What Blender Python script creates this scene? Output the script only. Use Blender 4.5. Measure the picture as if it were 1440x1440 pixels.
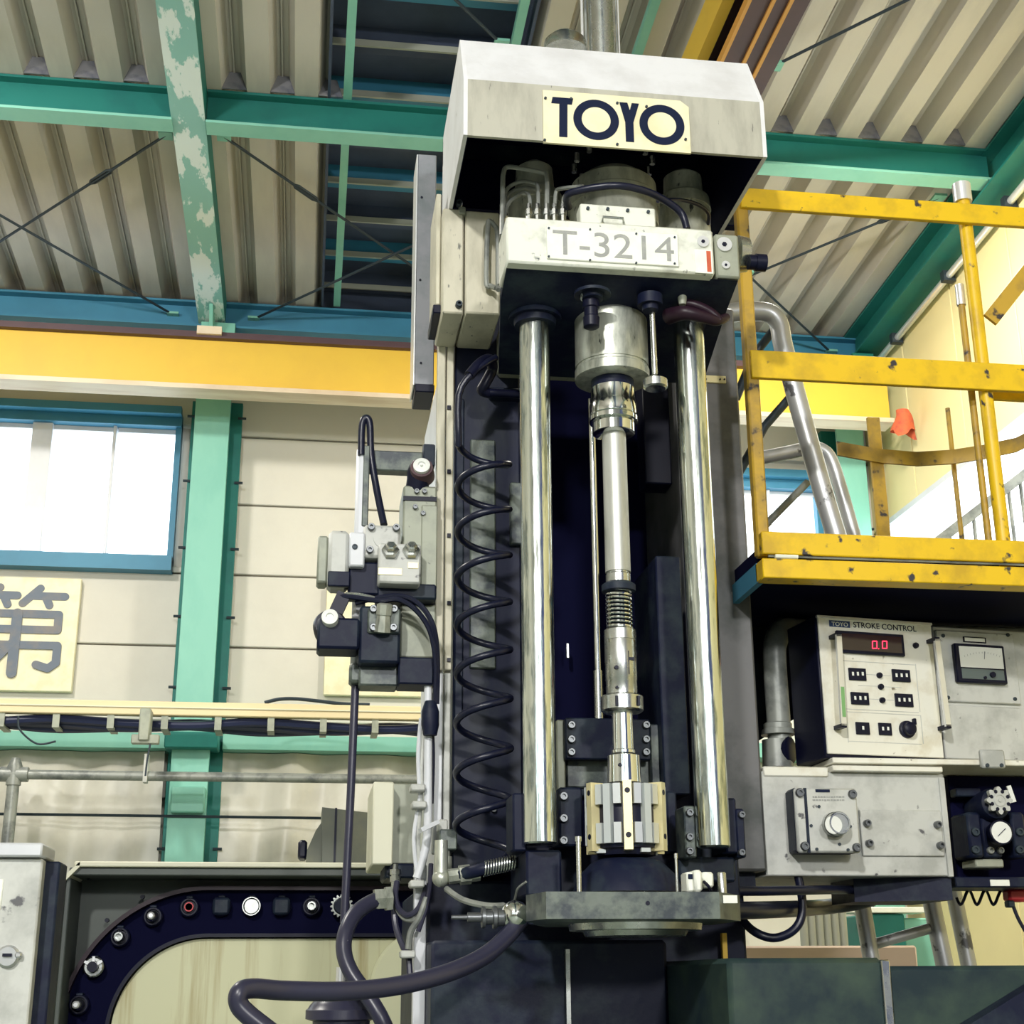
import bpy, bmesh, math, random
from mathutils import Vector, Matrix
random.seed(7)
for o in list(bpy.data.objects): bpy.data.objects.remove(o)
S = bpy.context.scene
COL = S.collection
PI = math.pi

# ------------------------------------------------------------------ camera
FPX = 2000.0
YAW, TILT, ROLL = math.radians(8.14), math.radians(18.18), math.radians(-0.35)
CAM = Vector((0, 0, 1.6))
FW = Vector((math.sin(YAW)*math.cos(TILT), math.cos(YAW)*math.cos(TILT), math.sin(TILT)))
R0 = Vector((math.cos(YAW), -math.sin(YAW), 0)); U0 = R0.cross(FW)
RT = R0*math.cos(ROLL) + U0*math.sin(ROLL)
UP = U0*math.cos(ROLL) - R0*math.sin(ROLL)
cam = bpy.data.cameras.new('camera'); cam.sensor_width = 36; cam.lens = 36*FPX/1440
cam.clip_start = .05; cam.clip_end = 200
camo = bpy.data.objects.new('camera', cam); COL.objects.link(camo)
M = Matrix((RT, UP, -FW)).transposed().to_4x4(); M.translation = CAM
camo.matrix_world = M
S.camera = camo

# ------------------------------------------------------------------ world, lamps, exposure
W = bpy.data.worlds.new('world'); S.world = W; W.use_nodes = True
bg = W.node_tree.nodes['Background']
bg.inputs[0].default_value = (.34, .46, 1.0, 1); bg.inputs[1].default_value = .22
def lamp(loc, target, power, size, col):
    l = bpy.data.lights.new('scene_light', 'AREA'); l.shape = 'DISK'; l.size = size; l.energy = power; l.color = col
    o = bpy.data.objects.new('scene_light', l); COL.objects.link(o); o.location = loc
    o.rotation_euler = (Vector(target)-Vector(loc)).to_track_quat('-Z', 'Y').to_euler()
lamp((-2.6, -5.0, 6.4), (1.0, 3.8, 2.6), 640, .55, (1, .98, .93))
lamp((1.6, -8.4, 4.7), (1.0, 4.0, 3.0), 470, .7, (1, .98, .94))  # added low light to fill under the hood, no known fitting
lamp((-3.2, 7.0, 6.9), (-2.2, 9.6, 0), 250, .6, (1, .96, .88))  # added light to brighten the back wall, no lamp seen there
lamp((3.3, 7.6, 6.9), (4.4, 10.0, 0), 260, .6, (1, .95, .82))  # added light for the yellow wall and corner, no lamp seen there
S.view_settings.view_transform = 'Standard'; S.view_settings.look = 'None'
S.view_settings.exposure = 0.0; S.view_settings.gamma = 1.0; S.view_settings.use_curve_mapping = False

# ------------------------------------------------------------------ measuring helpers (photo pixel + real distance -> metres)
def P(u, v, Y):
    d = FW + RT*((u-720)/FPX) + UP*((720-v)/FPX)
    return CAM + d*((Y-CAM.y)/d.y)
def PX(u, v, X):
    d = FW + RT*((u-720)/FPX) + UP*((720-v)/FPX)
    return CAM + d*((X-CAM.x)/d.x)
def PZ(u, v, Z):
    d = FW + RT*((u-720)/FPX) + UP*((720-v)/FPX)
    return CAM + d*((Z-CAM.z)/d.z)
def mpp(p):                       # metres per pixel at a point
    return (Vector(p)-CAM).dot(FW)/FPX

# ------------------------------------------------------------------ materials
MATS = {}
def mat(name, base, rough=.5, metal=0., dirt=None, amount=.5, scale=6., lo=.45, hi=.65, stretch=(1, 1, 1), bump=0., bscale=40., spec=.5, emit=None, estr=0., rvar=0., detail=6., coat=0., second=None):
    m = bpy.data.materials.new(name); m.use_nodes = True; MATS[name] = m
    nt = m.node_tree; N = nt.nodes; L = nt.links; b = N['Principled BSDF']
    b.inputs['Base Color'].default_value = (*base, 1); b.inputs['Roughness'].default_value = rough
    b.inputs['Metallic'].default_value = metal; b.inputs['Specular IOR Level'].default_value = spec
    b.inputs['Coat Weight'].default_value = coat
    if emit: b.inputs['Emission Color'].default_value = (*emit, 1); b.inputs['Emission Strength'].default_value = estr
    if dirt or bump or rvar:
        tc = N.new('ShaderNodeTexCoord'); mp = N.new('ShaderNodeMapping'); mp.inputs['Scale'].default_value = stretch
        L.new(tc.outputs['Object'], mp.inputs[0])
    if dirt or rvar:
        n = N.new('ShaderNodeTexNoise'); n.inputs['Scale'].default_value = scale; n.inputs['Detail'].default_value = detail
        n.inputs['Roughness'].default_value = .62
        L.new(mp.outputs[0], n.inputs['Vector'])
    if dirt:
        cr = N.new('ShaderNodeValToRGB'); cr.color_ramp.elements[0].position = lo; cr.color_ramp.elements[1].position = hi
        L.new(n.outputs['Fac'], cr.inputs[0])
        mu = N.new('ShaderNodeMath'); mu.operation = 'MULTIPLY'; mu.inputs[1].default_value = amount
        L.new(cr.outputs[0], mu.inputs[0])
        mx = N.new('ShaderNodeMix'); mx.data_type = 'RGBA'
        mx.inputs[6].default_value = (*base, 1); mx.inputs[7].default_value = (*dirt, 1)
        L.new(mu.outputs[0], mx.inputs[0])
        out = mx.outputs[2]
        if second:                # finer specks of a second colour
            n3 = N.new('ShaderNodeTexNoise'); n3.inputs['Scale'].default_value = second[1]; n3.inputs['Detail'].default_value = 4
            L.new(mp.outputs[0], n3.inputs['Vector'])
            c3 = N.new('ShaderNodeValToRGB'); c3.color_ramp.elements[0].position = second[2]; c3.color_ramp.elements[1].position = second[2]+.06
            L.new(n3.outputs['Fac'], c3.inputs[0])
            m3 = N.new('ShaderNodeMix'); m3.data_type = 'RGBA'; m3.inputs[7].default_value = (*second[0], 1)
            L.new(c3.outputs[0], m3.inputs[0]); L.new(out, m3.inputs[6]); out = m3.outputs[2]
        L.new(out, b.inputs['Base Color'])
    if rvar:
        mr = N.new('ShaderNodeMapRange'); mr.inputs[1].default_value = .3; mr.inputs[2].default_value = .7
        mr.inputs[3].default_value = max(.02, rough-rvar); mr.inputs[4].default_value = min(1, rough+rvar)
        L.new(n.outputs['Fac'], mr.inputs[0]); L.new(mr.outputs[0], b.inputs['Roughness'])
    if bump:
        n2 = N.new('ShaderNodeTexNoise'); n2.inputs['Scale'].default_value = bscale; n2.inputs['Detail'].default_value = 5
        L.new(mp.outputs[0], n2.inputs['Vector'])
        bp = N.new('ShaderNodeBump'); bp.inputs['Strength'].default_value = bump; bp.inputs['Distance'].default_value = .004
        L.new(n2.outputs['Fac'], bp.inputs['Height']); L.new(bp.outputs[0], b.inputs['Normal'])
    return m
mat('wall_cream', (.69, .665, .59), .85, dirt=(.61, .585, .52), amount=.6, scale=1.2, bump=.15, bscale=30)
mat('wall_yellow', (.83, .72, .38), .7, dirt=(.76, .66, .36), amount=.5, scale=.8)
mat('roof_sheet', (.57, .535, .475), .55, dirt=(.45, .425, .39), amount=.6, scale=1.5, stretch=(3, .6, 1))
mat('closer_grey', (.20, .20, .22), .6, dirt=(.08, .09, .13), amount=.9, scale=9)
mat('roof_dark', (.055, .075, .13), .7, dirt=(.035, .05, .09), amount=.7, scale=2)
mat('green_steel', (.018, .185, .160), .5, spec=.3, dirt=(.014, .13, .125), amount=.6, scale=3)
mat('green_pale', (.22, .53, .43), .5, dirt=(.16, .45, .37), amount=.5, scale=3, stretch=(1, 1, .5))
mat('green_peel', (.24, .50, .46), .5, dirt=(.70, .80, .79), amount=1., scale=2.6, lo=.50, hi=.53, stretch=(2.5, .8, 1))
mat('blue_steel', (.04, .22, .36), .5, dirt=(.03, .17, .28), amount=.5, scale=2)
mat('yellow_crane', (.78, .50, .05), .5, dirt=(.70, .43, .05), amount=.5, scale=2)
mat('crane_flange', (.74, .62, .46), .5, dirt=(.55, .40, .26), amount=.7, scale=3, stretch=(.4, 3, 1))
mat('maroon', (.085, .042, .050), .5, dirt=(.055, .028, .038), amount=.6, scale=2)
mat('boot', (.020, .008, .016), .4, spec=.3)
mat('bolt_dark', (.16, .17, .18), .35, .7)
mat('orange_edge', (.66, .32, .06), .5)
mat('yellow_rail', (.78, .50, .006), .42, dirt=(.50, .31, .015), amount=.8, scale=7, lo=.48, hi=.68, stretch=(1, 1, 1), second=((.035, .03, .035), 22, .635), bump=.1)
mat('yellow_worn', (.50, .31, .03), .5, dirt=(.22, .15, .05), amount=.8, scale=8, second=((.03, .025, .03), 16, .61))
mat('rod_dark', (.03, .045, .06), .5, .3)
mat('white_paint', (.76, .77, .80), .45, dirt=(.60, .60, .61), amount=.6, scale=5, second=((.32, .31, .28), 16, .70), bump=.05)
mat('beige_paint', (.60, .57, .45), .5, dirt=(.40, .38, .29), amount=.75, scale=7, stretch=(1.5, 1, .5), second=((.15, .15, .13), 34, .68))
mat('dirty_white', (.76, .78, .70), .45, dirt=(.40, .41, .36), amount=.75, scale=11, lo=.5, hi=.68, second=((.06, .07, .08), 30, .655), bump=.2)
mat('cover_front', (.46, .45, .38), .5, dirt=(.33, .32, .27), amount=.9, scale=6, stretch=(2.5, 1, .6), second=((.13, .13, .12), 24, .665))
mat('sign_cream', (.84, .79, .55), .45, dirt=(.74, .65, .38), amount=.6, scale=9)
mat('sign_white', (.86, .88, .80), .4, dirt=(.70, .72, .62), amount=.4, scale=14)
mat('ink_navy', (.006, .012, .040), .6, spec=.15)
mat('ink_grey', (.30, .31, .30), .6, dirt=(.42, .43, .40), amount=.5, scale=40)
mat('chrome', (.76, .81, .77), .19, 1., dirt=(.26, .31, .31), amount=.85, scale=6, lo=.5, hi=.60, stretch=(7, 7, .8), rvar=.12, bump=.30, bscale=5)
mat('chrome_clean', (.78, .80, .78), .12, 1., rvar=.06, scale=10, stretch=(6, 6, .5))
mat('steel', (.60, .62, .60), .28, 1., dirt=(.30, .31, .30), amount=.6, scale=14, rvar=.1)
mat('shaft_grey', (.52, .53, .49), .42, .55, dirt=(.42, .43, .40), amount=.6, scale=20, stretch=(4, 4, .6))
mat('cast_steel', (.54, .56, .49), .35, .6, dirt=(.20, .22, .19), amount=.8, scale=12, stretch=(2, 2, .6), second=((.05, .06, .06), 30, .68), bump=.12)
mat('drum_paint', (.60, .61, .52), .42, .1, dirt=(.26, .27, .22), amount=.85, scale=9, stretch=(1.5, 1.5, .7), second=((.06, .065, .07), 22, .64), bump=.15)
mat('dark_iron', (.006, .009, .030), .5, .0, spec=.22, dirt=(.024, .036, .050), amount=.9, scale=9, bump=.25)  # blue base, as in the other near-blacks, carries the shadows' navy
mat('shadow_navy', (.0025, .003, .022), .8, spec=.08)  # navy of deep shade put into the base colour
mat('column_iron', (.007, .010, .032), .48, .0, spec=.22, dirt=(.026, .032, .042), amount=.9, scale=5, stretch=(1, 1, .5), bump=.12, second=((.02, .025, .04), 14, .64))  # blue tint in the base stands for shadow navy
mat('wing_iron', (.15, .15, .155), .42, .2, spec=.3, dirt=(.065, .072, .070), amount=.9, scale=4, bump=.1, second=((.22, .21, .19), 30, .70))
mat('green_iron', (.014, .028, .036), .42, .0, spec=.3, dirt=(.040, .068, .052), amount=.95, scale=4, bump=.08, rvar=.12)
mat('duct_grey', (.25, .26, .29), .5, .1, dirt=(.14, .17, .18), amount=.8, scale=5, second=((.08, .08, .09), 30, .69))
mat('mottled', (.125, .150, .130), .42, .1, dirt=(.022, .032, .045), amount=.95, scale=16, lo=.42, hi=.62, bump=.2)
mat('grey_green', (.34, .36, .29), .5, .1, dirt=(.22, .24, .20), amount=.7, scale=9, second=((.08, .09, .09), 30, .70))
mat('panel_grey', (.55, .56, .53), .5, dirt=(.33, .34, .32), amount=.8, scale=7, second=((.10, .10, .11), 26, .67), bump=.1)
mat('side_white', (.66, .68, .72), .4, dirt=(.52, .54, .58), amount=.5, scale=3)
mat('panel_cream', (.80, .79, .70), .45, dirt=(.58, .52, .38), amount=.6, scale=11, lo=.50, hi=.70, second=((.20, .17, .12), 40, .70))
mat('black_plastic', (.004, .005, .020), .4, spec=.25)
mat('black_rubber', (.006, .008, .026), .33, spec=.45, bump=.05)
mat('grey_hose', (.028, .028, .055), .33, bump=.04)
mat('pipe_grey', (.27, .285, .26), .4, .15, dirt=(.10, .11, .11), amount=.85, scale=9)
mat('silver_tube', (.48, .49, .50), .38, .5, dirt=(.09, .09, .10), amount=.9, scale=9, lo=.6, hi=.64)
mat('bright_alu', (.80, .81, .82), .3, .6)
mat('brass_bar', (.80, .72, .42), .35, .35, dirt=(.70, .62, .36), amount=.6, scale=20)
mat('stone_grey', (.52, .56, .56), .6, .1)
mat('block_white', (.72, .75, .76), .3, .6)
mat('brass', (.70, .60, .30), .35, .6)
mat('red_paint', (.55, .03, .04), .4)
mat('rag', (.62, .13, .05), .8, dirt=(.42, .06, .05), amount=.7, scale=14)
mat('green_tape', (.20, .42, .16), .5)
mat('glass_dark', (.02, .006, .022), .08, spec=.7)
mat('led', (.9, .05, .1), .5, emit=(1, .03, .08), estr=3.)
mat('dial_white', (.80, .82, .78), .35)
mat('meter_grey', (.10, .13, .13), .4)
mat('sign_blue', (.14, .17, .22), .6, dirt=(.30, .24, .18), amount=.5, scale=5)
mat('blue_label', (.02, .05, .16), .4)
mat('sky_pane', (.9, .95, 1), .3, emit=(.80, .91, 1.0), estr=2.4)
mat('magazine_dark', (.07, .085, .075), .5, dirt=(.045, .055, .055), amount=.7, scale=3)
mat('magazine_cream', (.62, .62, .40), .5, dirt=(.36, .29, .12), amount=.85, scale=2.6, lo=.52, hi=.68, stretch=(5, 1, .25))
mat('rim_cream', (.68, .67, .52), .5)
mat('disc_cream', (.72, .73, .50), .5)
mat('vinyl', (.62, .60, .52), .35, dirt=(.48, .46, .40), amount=.6, scale=2.5)
mat('floor_paint', (.22, .27, .22), .5, dirt=(.15, .18, .16), amount=.6, scale=1.5)
mat('cable_navy', (.012, .018, .06), .45)
mat('tray_cream', (.74, .62, .38), .5)
mat('motor_green', (.085, .095, .075), .5, dirt=(.16, .16, .09), amount=.5, scale=5)
mat('lock_steel', (.6, .61, .62), .3, .8)
mat('curtain', (.40, .42, .36), .6)
mat('board_pink', (.55, .42, .34), .7)

# ------------------------------------------------------------------ mesh builder
ORG = {}
class MB:
    def __init__(s): s.v = []; s.f = []
    def add(s, vs, fs):
        o = len(s.v); s.v += [Vector(p) for p in vs]; s.f += [tuple(i+o for i in f) for f in fs]; return s
    def hexa(s, c):               # eight corners: bottom loop, then top loop
        return s.add(c, [(3, 2, 1, 0), (4, 5, 6, 7), (0, 1, 5, 4), (1, 2, 6, 5), (2, 3, 7, 6), (3, 0, 4, 7)])
    def box(s, x0, x1, y0, y1, z0, z1, bev=.0):
        x0, x1 = sorted((x0, x1)); y0, y1 = sorted((y0, y1)); z0, z1 = sorted((z0, z1))
        b = min(bev, (x1-x0)*.3, (y1-y0)*.3, (z1-z0)*.3)
        c = [(x0, y0, z0), (x1, y0, z0), (x1, y1, z0), (x0, y1, z0), (x0, y0, z1), (x1, y0, z1), (x1, y1, z1), (x0, y1, z1)]
        if b <= 0: return s.hexa(c)
        bm = bmesh.new(); vs = [bm.verts.new(p) for p in c]
        for f in [(3, 2, 1, 0), (4, 5, 6, 7), (0, 1, 5, 4), (1, 2, 6, 5), (2, 3, 7, 6), (3, 0, 4, 7)]: bm.faces.new([vs[i] for i in f])
        bmesh.ops.bevel(bm, geom=bm.edges[:], offset=b, segments=1, affect='EDGES', profile=.5)
        bm.verts.index_update()
        s.add([v.co.copy() for v in bm.verts], [tuple(v.index for v in f.verts) for f in bm.faces]); bm.free(); return s
    def bar(s, a, b, w, h, up=(0, 0, 1)):          # rectangular bar from a to b
        a = Vector(a); b = Vector(b); t = (b-a).normalized(); u = Vector(up)
        x = t.cross(u)
        if x.length < 1e-4: x = t.cross(Vector((0, 1, 0)))
        x.normalize(); z = x.cross(t)
        x *= w/2; z *= h/2
        return s.hexa([a-x-z, a+x-z, b+x-z, b-x-z, a-x+z, a+x+z, b+x+z, b-x+z])
    def cyl(s, a, b, r, r2=None, n=24, caps=True):
        a = Vector(a); b = Vector(b); r2 = r if r2 is None else r2
        return s.spin(a, b-a, [(0, r), ((b-a).length, r2)], n, caps)
    def spin(s, o, axis, prof, n=32, caps=True):   # profile [(distance along the axis, radius)]
        o = Vector(o); t = Vector(axis).normalized()
        x = t.cross(Vector((0, 0, 1)))
        if x.length < 1e-4: x = Vector((1, 0, 0))
        x.normalize(); y = t.cross(x)
        vs = []; fs = []
        for d, r in prof:
            for i in range(n):
                an = 2*PI*i/n; vs.append(o+t*d+(x*math.cos(an)+y*math.sin(an))*max(r, 1e-5))
        for k in range(len(prof)-1):
            for i in range(n):
                j = (i+1) % n; fs.append((k*n+i, k*n+j, (k+1)*n+j, (k+1)*n+i))
        if caps:
            fs.append(tuple(range(n))[::-1]); fs.append(tuple((len(prof)-1)*n+i for i in range(n)))
        return s.add(vs, fs)
    def tube(s, pts, r, n=10, smooth=True, sub=6, caps=True):
        pts = [Vector(p) for p in pts]
        if smooth and len(pts) > 2:
            q = []
            for i in range(len(pts)-1):
                p0 = pts[max(i-1, 0)]; p1 = pts[i]; p2 = pts[i+1]; p3 = pts[min(i+2, len(pts)-1)]
                for k in range(sub):
                    t = k/sub
                    q.append(.5*((2*p1)+(p2-p0)*t+(2*p0-5*p1+4*p2-p3)*t*t+(3*p1-p0-3*p2+p3)*t**3))
            q.append(pts[-1]); pts = q
        vs = []; fs = []; m = len(pts); x = None
        for i, p in enumerate(pts):
            t = (pts[min(i+1, m-1)]-pts[max(i-1, 0)]).normalized()
            if x is None:
                x = t.cross(Vector((0, 0, 1)))
                if x.length < .05: x = t.cross(Vector((1, 0, 0)))
            x = (x-t*x.dot(t)).normalized(); y = t.cross(x)
            rr = r(i/(m-1)) if callable(r) else r
            for k in range(n):
                a = 2*PI*k/n; vs.append(p+(x*math.cos(a)+y*math.sin(a))*rr)
        for i in range(m-1):
            for k in range(n):
                j = (k+1) % n; fs.append((i*n+k, i*n+j, (i+1)*n+j, (i+1)*n+k))
        if caps: fs.append(tuple(range(n))[::-1]); fs.append(tuple((m-1)*n+k for k in range(n)))
        return s.add(vs, fs)
    def prism(s, poly, vec):       # planar loop of 3-D points pushed along vec
        a = [Vector(p) for p in poly]; n = len(a); v = Vector(vec)
        return s.add(a+[p+v for p in a], [tuple(range(n))[::-1], tuple(range(n, 2*n))]+[(i, (i+1) % n, n+(i+1) % n, n+i) for i in range(n)])
    def sphere(s, c, r, n=20, m=12, sq=(1, 1, 1)):
        c = Vector(c); prof = []
        vs = []; fs = []
        for i in range(m+1):
            th = PI*i/m
            for k in range(n):
                a = 2*PI*k/n; vs.append(c+Vector((r*math.sin(th)*math.cos(a)*sq[0], r*math.sin(th)*math.sin(a)*sq[1], r*math.cos(th)*sq[2])))
        for i in range(m):
            for k in range(n):
                j = (k+1) % n; fs.append((i*n+k, (i+1)*n+k, (i+1)*n+j, i*n+j))
        return s.add(vs, fs)
    def xform(s, M):
        s.v = [M @ p for p in s.v]; return s
    def mesh(s, name, origin):
        me = bpy.data.meshes.new(name); me.from_pydata([p-origin for p in s.v], [], s.f)
        bm = bmesh.new(); bm.from_mesh(me); bmesh.ops.remove_doubles(bm, verts=bm.verts[:], dist=1e-6)
        bmesh.ops.recalc_face_normals(bm, faces=bm.faces[:]); bm.to_mesh(me); bm.free()
        me.shade_smooth(); me.set_sharp_from_angle(angle=math.radians(38)); return me
    def base(s):
        xs = [p.x for p in s.v]; ys = [p.y for p in s.v]; zs = [p.z for p in s.v]
        return Vector(((min(xs)+max(xs))/2, (min(ys)+max(ys))/2, min(zs)))
    def build(s, name, m, parent=None, label=None):
        org = ORG[parent.name] if parent else s.base()
        me = s.mesh(name, org); me.materials.append(MATS[m])
        o = bpy.data.objects.new(name, me); COL.objects.link(o)
        if parent: o.parent = parent
        else: o.location = org
        ORG[o.name] = org
        if label: o['label'] = label
        return o
def tag(o, label, cat, group=None):
    o['label'] = label; o['category'] = cat
    if group: o['group'] = group
    return o
def struct(o): o['kind'] = 'structure'; return o
def thing(name, label, cat, loc, group=None):
    o = bpy.data.objects.new(name, None); COL.objects.link(o); o.empty_display_size = .05
    o.location = loc; ORG[o.name] = Vector(loc); return tag(o, label, cat, group)
def pbox(u0, v0, u1, v1, Y, d, bev=.004, mb=None):      # box whose front face fills this part of the photo at distance Y
    um, vm = (u0+u1)/2, (v0+v1)/2
    mb = mb or MB()
    return mb.box(P(u0, vm, Y).x, P(u1, vm, Y).x, Y, Y+d, P(um, v1, Y).z, P(um, v0, Y).z, bev)
def pcyl(u, v, Y, rpx, d, n=24, mb=None):                # disc facing the hall, pushed back by d
    p = P(u, v, Y); r = rpx*mpp(p); mb = mb or MB()
    return mb.cyl(p, p+Vector((0, d, 0)), r, n=n)
def bolt(u, v, Y, rpx, parent, h=.014, m='bolt_dark'):       # socket-head cap screw facing the hall
    p = P(u, v, Y); r = rpx*mpp(p)
    b = MB().spin(p, (0, -1, 0), [(0, r), (h*.8, r), (h, r*.86), (h, r*.5), (h*.45, r*.48), (h*.45, 0)], 14).build('bolt', m, parent)
    return b
def vlathe(u, v, Y, prof, m, name, parent, n=36, X=None):  # vertical turned piece: [(photo row, radius in px)]
    p = P(u, v, Y); x = p.x if X is None else X; k = mpp(p)
    pts = []
    for vv, r in prof:
        rr = r*k; pts.append((P(u, vv, Y-rr).z, rr))
    pts = pts[::-1]; z0 = pts[0][0]
    return MB().spin((x, Y, z0), (0, 0, 1), [(z-z0, r) for z, r in pts], n).build(name, m, parent)
def text(s, name, m, parent, o, ex, ez, w, h, th=.0015, offset=0.):   # raised lettering in the plane ex, ez from lower-left o
    cu = bpy.data.curves.new('lettering', 'FONT'); cu.body = s; cu.offset = offset; cu.resolution_u = 4
    t = bpy.data.objects.new('lettering', cu); COL.objects.link(t)
    bpy.context.view_layer.update()
    me = bpy.data.meshes.new_from_object(t.evaluated_get(bpy.context.evaluated_depsgraph_get()))
    bpy.data.objects.remove(t); bpy.data.curves.remove(cu)
    xs = [v.co.x for v in me.vertices]; ys = [v.co.y for v in me.vertices]
    sx = w/(max(xs)-min(xs)); sy = h/(max(ys)-min(ys)); ex = Vector(ex); ez = Vector(ez); n = ex.cross(ez)
    bm = bmesh.new(); bm.from_mesh(me)
    for v in bm.verts: v.co = Vector(o)+ex*((v.co.x-min(xs))*sx)+ez*((v.co.y-min(ys))*sy)-ORG[parent.name]
    r = bmesh.ops.extrude_face_region(bm, geom=bm.faces[:])
    for g in r['geom']:
        if isinstance(g, bmesh.types.BMVert): g.co += n*th
    bmesh.ops.recalc_face_normals(bm, faces=bm.faces[:])
    bm.to_mesh(me); bm.free(); me.name = name; me.materials.clear(); me.materials.append(MATS[m])
    ob = bpy.data.objects.new(name, me); COL.objects.link(ob); ob.parent = parent; ORG[ob.name] = ORG[parent.name]
    return ob
V = Vector

# ================================================================== THE HALL
YB = 12.0; XL = -7.4; XR = 5.12
RS = .05                                        # roof slope, falling to the back wall
def zr(y): return 7.355+(12-y)*RS               # underside of the roof sheets
floor = struct(MB().box(XL-.3, XR+.3, -9, YB+.3, -.2, 0).build('floor', 'floor_paint'))
# back wall: a core with horizontal panels laid in front, joints recessed
wall_back = struct(MB().box(XL-.2, XR+.2, YB+.09, YB+.25, 0, 7.5).build('wall_back', 'wall_cream'))
z_seam = 4.28; ROW = .635
win_z0, win_z1 = 4.98, 6.27                      # window_1, between column and hall's left end
def panel(x0, x1, z0, z1):
    MB().box(x0+.006, x1-.006, YB, YB+.1, z0+.007, z1-.007, .008).build('wall_panel', 'wall_cream', wall_back)
for k in range(-7, 6):
    z0 = z_seam+k*ROW; z1 = z0+ROW
    if z0 < 0: z0 = 0
    z1 = min(z1, 7.5)
    for (a, b) in ((-7.4, -4.1), (-4.1, -.94)):
        zz0, zz1 = z0, z1
        if zz1 > win_z0 and zz0 < win_z1:
            if zz0 < win_z0: zz1 = win_z0
            elif zz1 > win_z1: zz0 = win_z1
            else: continue
        if zz1-zz0 > .05: panel(a, b, zz0, zz1)
    for (a, b) in ((-.94, 1.9), (1.9, XR)):
        zz0, zz1 = z0, z1
        if a > 1 and zz1 > 4.6 and zz0 < 5.95:
            bb = 3.3
            panel(a, bb, zz0, zz1); a = 4.61; 
            panel(a, b, zz0, zz1); continue
        panel(a, b, zz0, zz1)
# window_1: sliding sashes of frosted glass, blown out by the daylight
def window(name, x0, x1, z0, z1, posts, wide):
    w = thing(name, 'x', 'x', ((x0+x1)/2, YB, z0)); del w['label'], w['category']; struct(w)
    fr = MB(); fr.box(x0, x1, YB-.10, YB+.06, z1-.05, z1+.07); fr.box(x0, x1, YB-.14, YB+.06, z0-.08, z0+.05)
    fr.box(x0, x0+.05, YB-.06, YB+.06, z0, z1); fr.box(x1-.05, x1, YB-.06, YB+.06, z0, z1)
    fr.build('window_frame', 'blue_steel', w)
    MB().box(x0, x1, YB-.20, YB-.1, z1+.03, z1+.10).build('window_lintel', 'blue_steel', w)
    xs = [x0]+posts+[x1]
    for p in posts:
        hw = .085 if p in wide else .014
        MB().box(p-hw, p+hw, YB-.05, YB+.05, z0+.05, z1-.05, .004).build('mullion', 'side_white', w)
    for a, b in zip(xs[:-1], xs[1:]):
        MB().box(a+.02, b-.02, YB+.03, YB+.04, z0+.05, z1-.05).build('pane', 'sky_pane', w)
        MB().box(a+.02, b-.02, YB+.0, YB+.045, z1-.09, z1-.05).build('sash_rail', 'side_white', w)
        MB().box(a+.02, b-.02, YB+.0, YB+.045, z0+.05, z0+.09).build('sash_rail', 'side_white', w)
window('window_1', XL+.1, -1.22, win_z0, win_z1, [-6.3, -5.3, -4.3, -3.3, -2.40, -1.79], [-2.40, -4.3, -6.3])
window('window_2', 3.32, 4.60, 4.62, 5.93, [4.1], [])
# hall end behind the camera, with unseen glowing windows added to brighten the rods, and the far left wall
wall_front = struct(MB().box(XL-.2, XR+.2, -9.2, -9, 0, 8.6).build('wall_front', 'wall_cream'))
wall_left = struct(MB().box(XL-.2, XL, -9, YB+.1, 0, 8.6).build('wall_left', 'wall_cream'))
for i, xw in enumerate((-5.2, -2.2, .8, 3.4)):
    fill_window = thing('window_%d' % (4+i), 'x', 'x', (xw, -9, 3.2)); del fill_window['label'], fill_window['category']; struct(fill_window)
    MB().box(xw-.95, xw+.95, -8.985, -8.97, 3.3, 5.5).build('pane', 'sky_pane', fill_window)
    fm = MB()
    for z in (3.25, 4.38, 5.5): fm.box(xw-1, xw+1, -9, -8.94, z, z+.06)
    for xx in (-1, -.03, .94): fm.box(xw+xx, xw+xx+.06, -9, -8.94, 3.25, 5.56)
    fm.build('window_frame', 'blue_steel', fill_window)
# right wall; a glowing pane stands in for its overexposed part
wall_right = struct(MB().box(XR, XR+.2, -2, YB+.1, 0, 7.9).build('wall_right', 'wall_yellow'))
for i in range(7):
    y0 = 12-1.0*i
    MB().box(XR-.02, XR+.01, y0-.992, y0-.008, 5.5, 7.6, .004).build('wall_panel', 'wall_yellow', wall_right)
    MB().box(XR-.02, XR+.01, y0-.992, y0-.008, 0, 4.28, .004).build('wall_panel', 'wall_yellow', wall_right)
w3 = thing('window_3', 'x', 'x', (XR, 9.6, 4.3)); del w3['label'], w3['category']; struct(w3)
MB().box(XR-.03, XR-.015, 6.2, 11.7, 4.32, 5.45).build('pane', 'sky_pane', w3)
fr = MB()
for z in (4.28, 5.45): fr.box(XR-.06, XR, 6.1, 11.8, z, z+.05)
for y in (6.15, 11.75): fr.box(XR-.06, XR, y-.03, y+.03, 4.3, 5.5)
fr.build('window_frame', 'side_white', w3)
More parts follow.
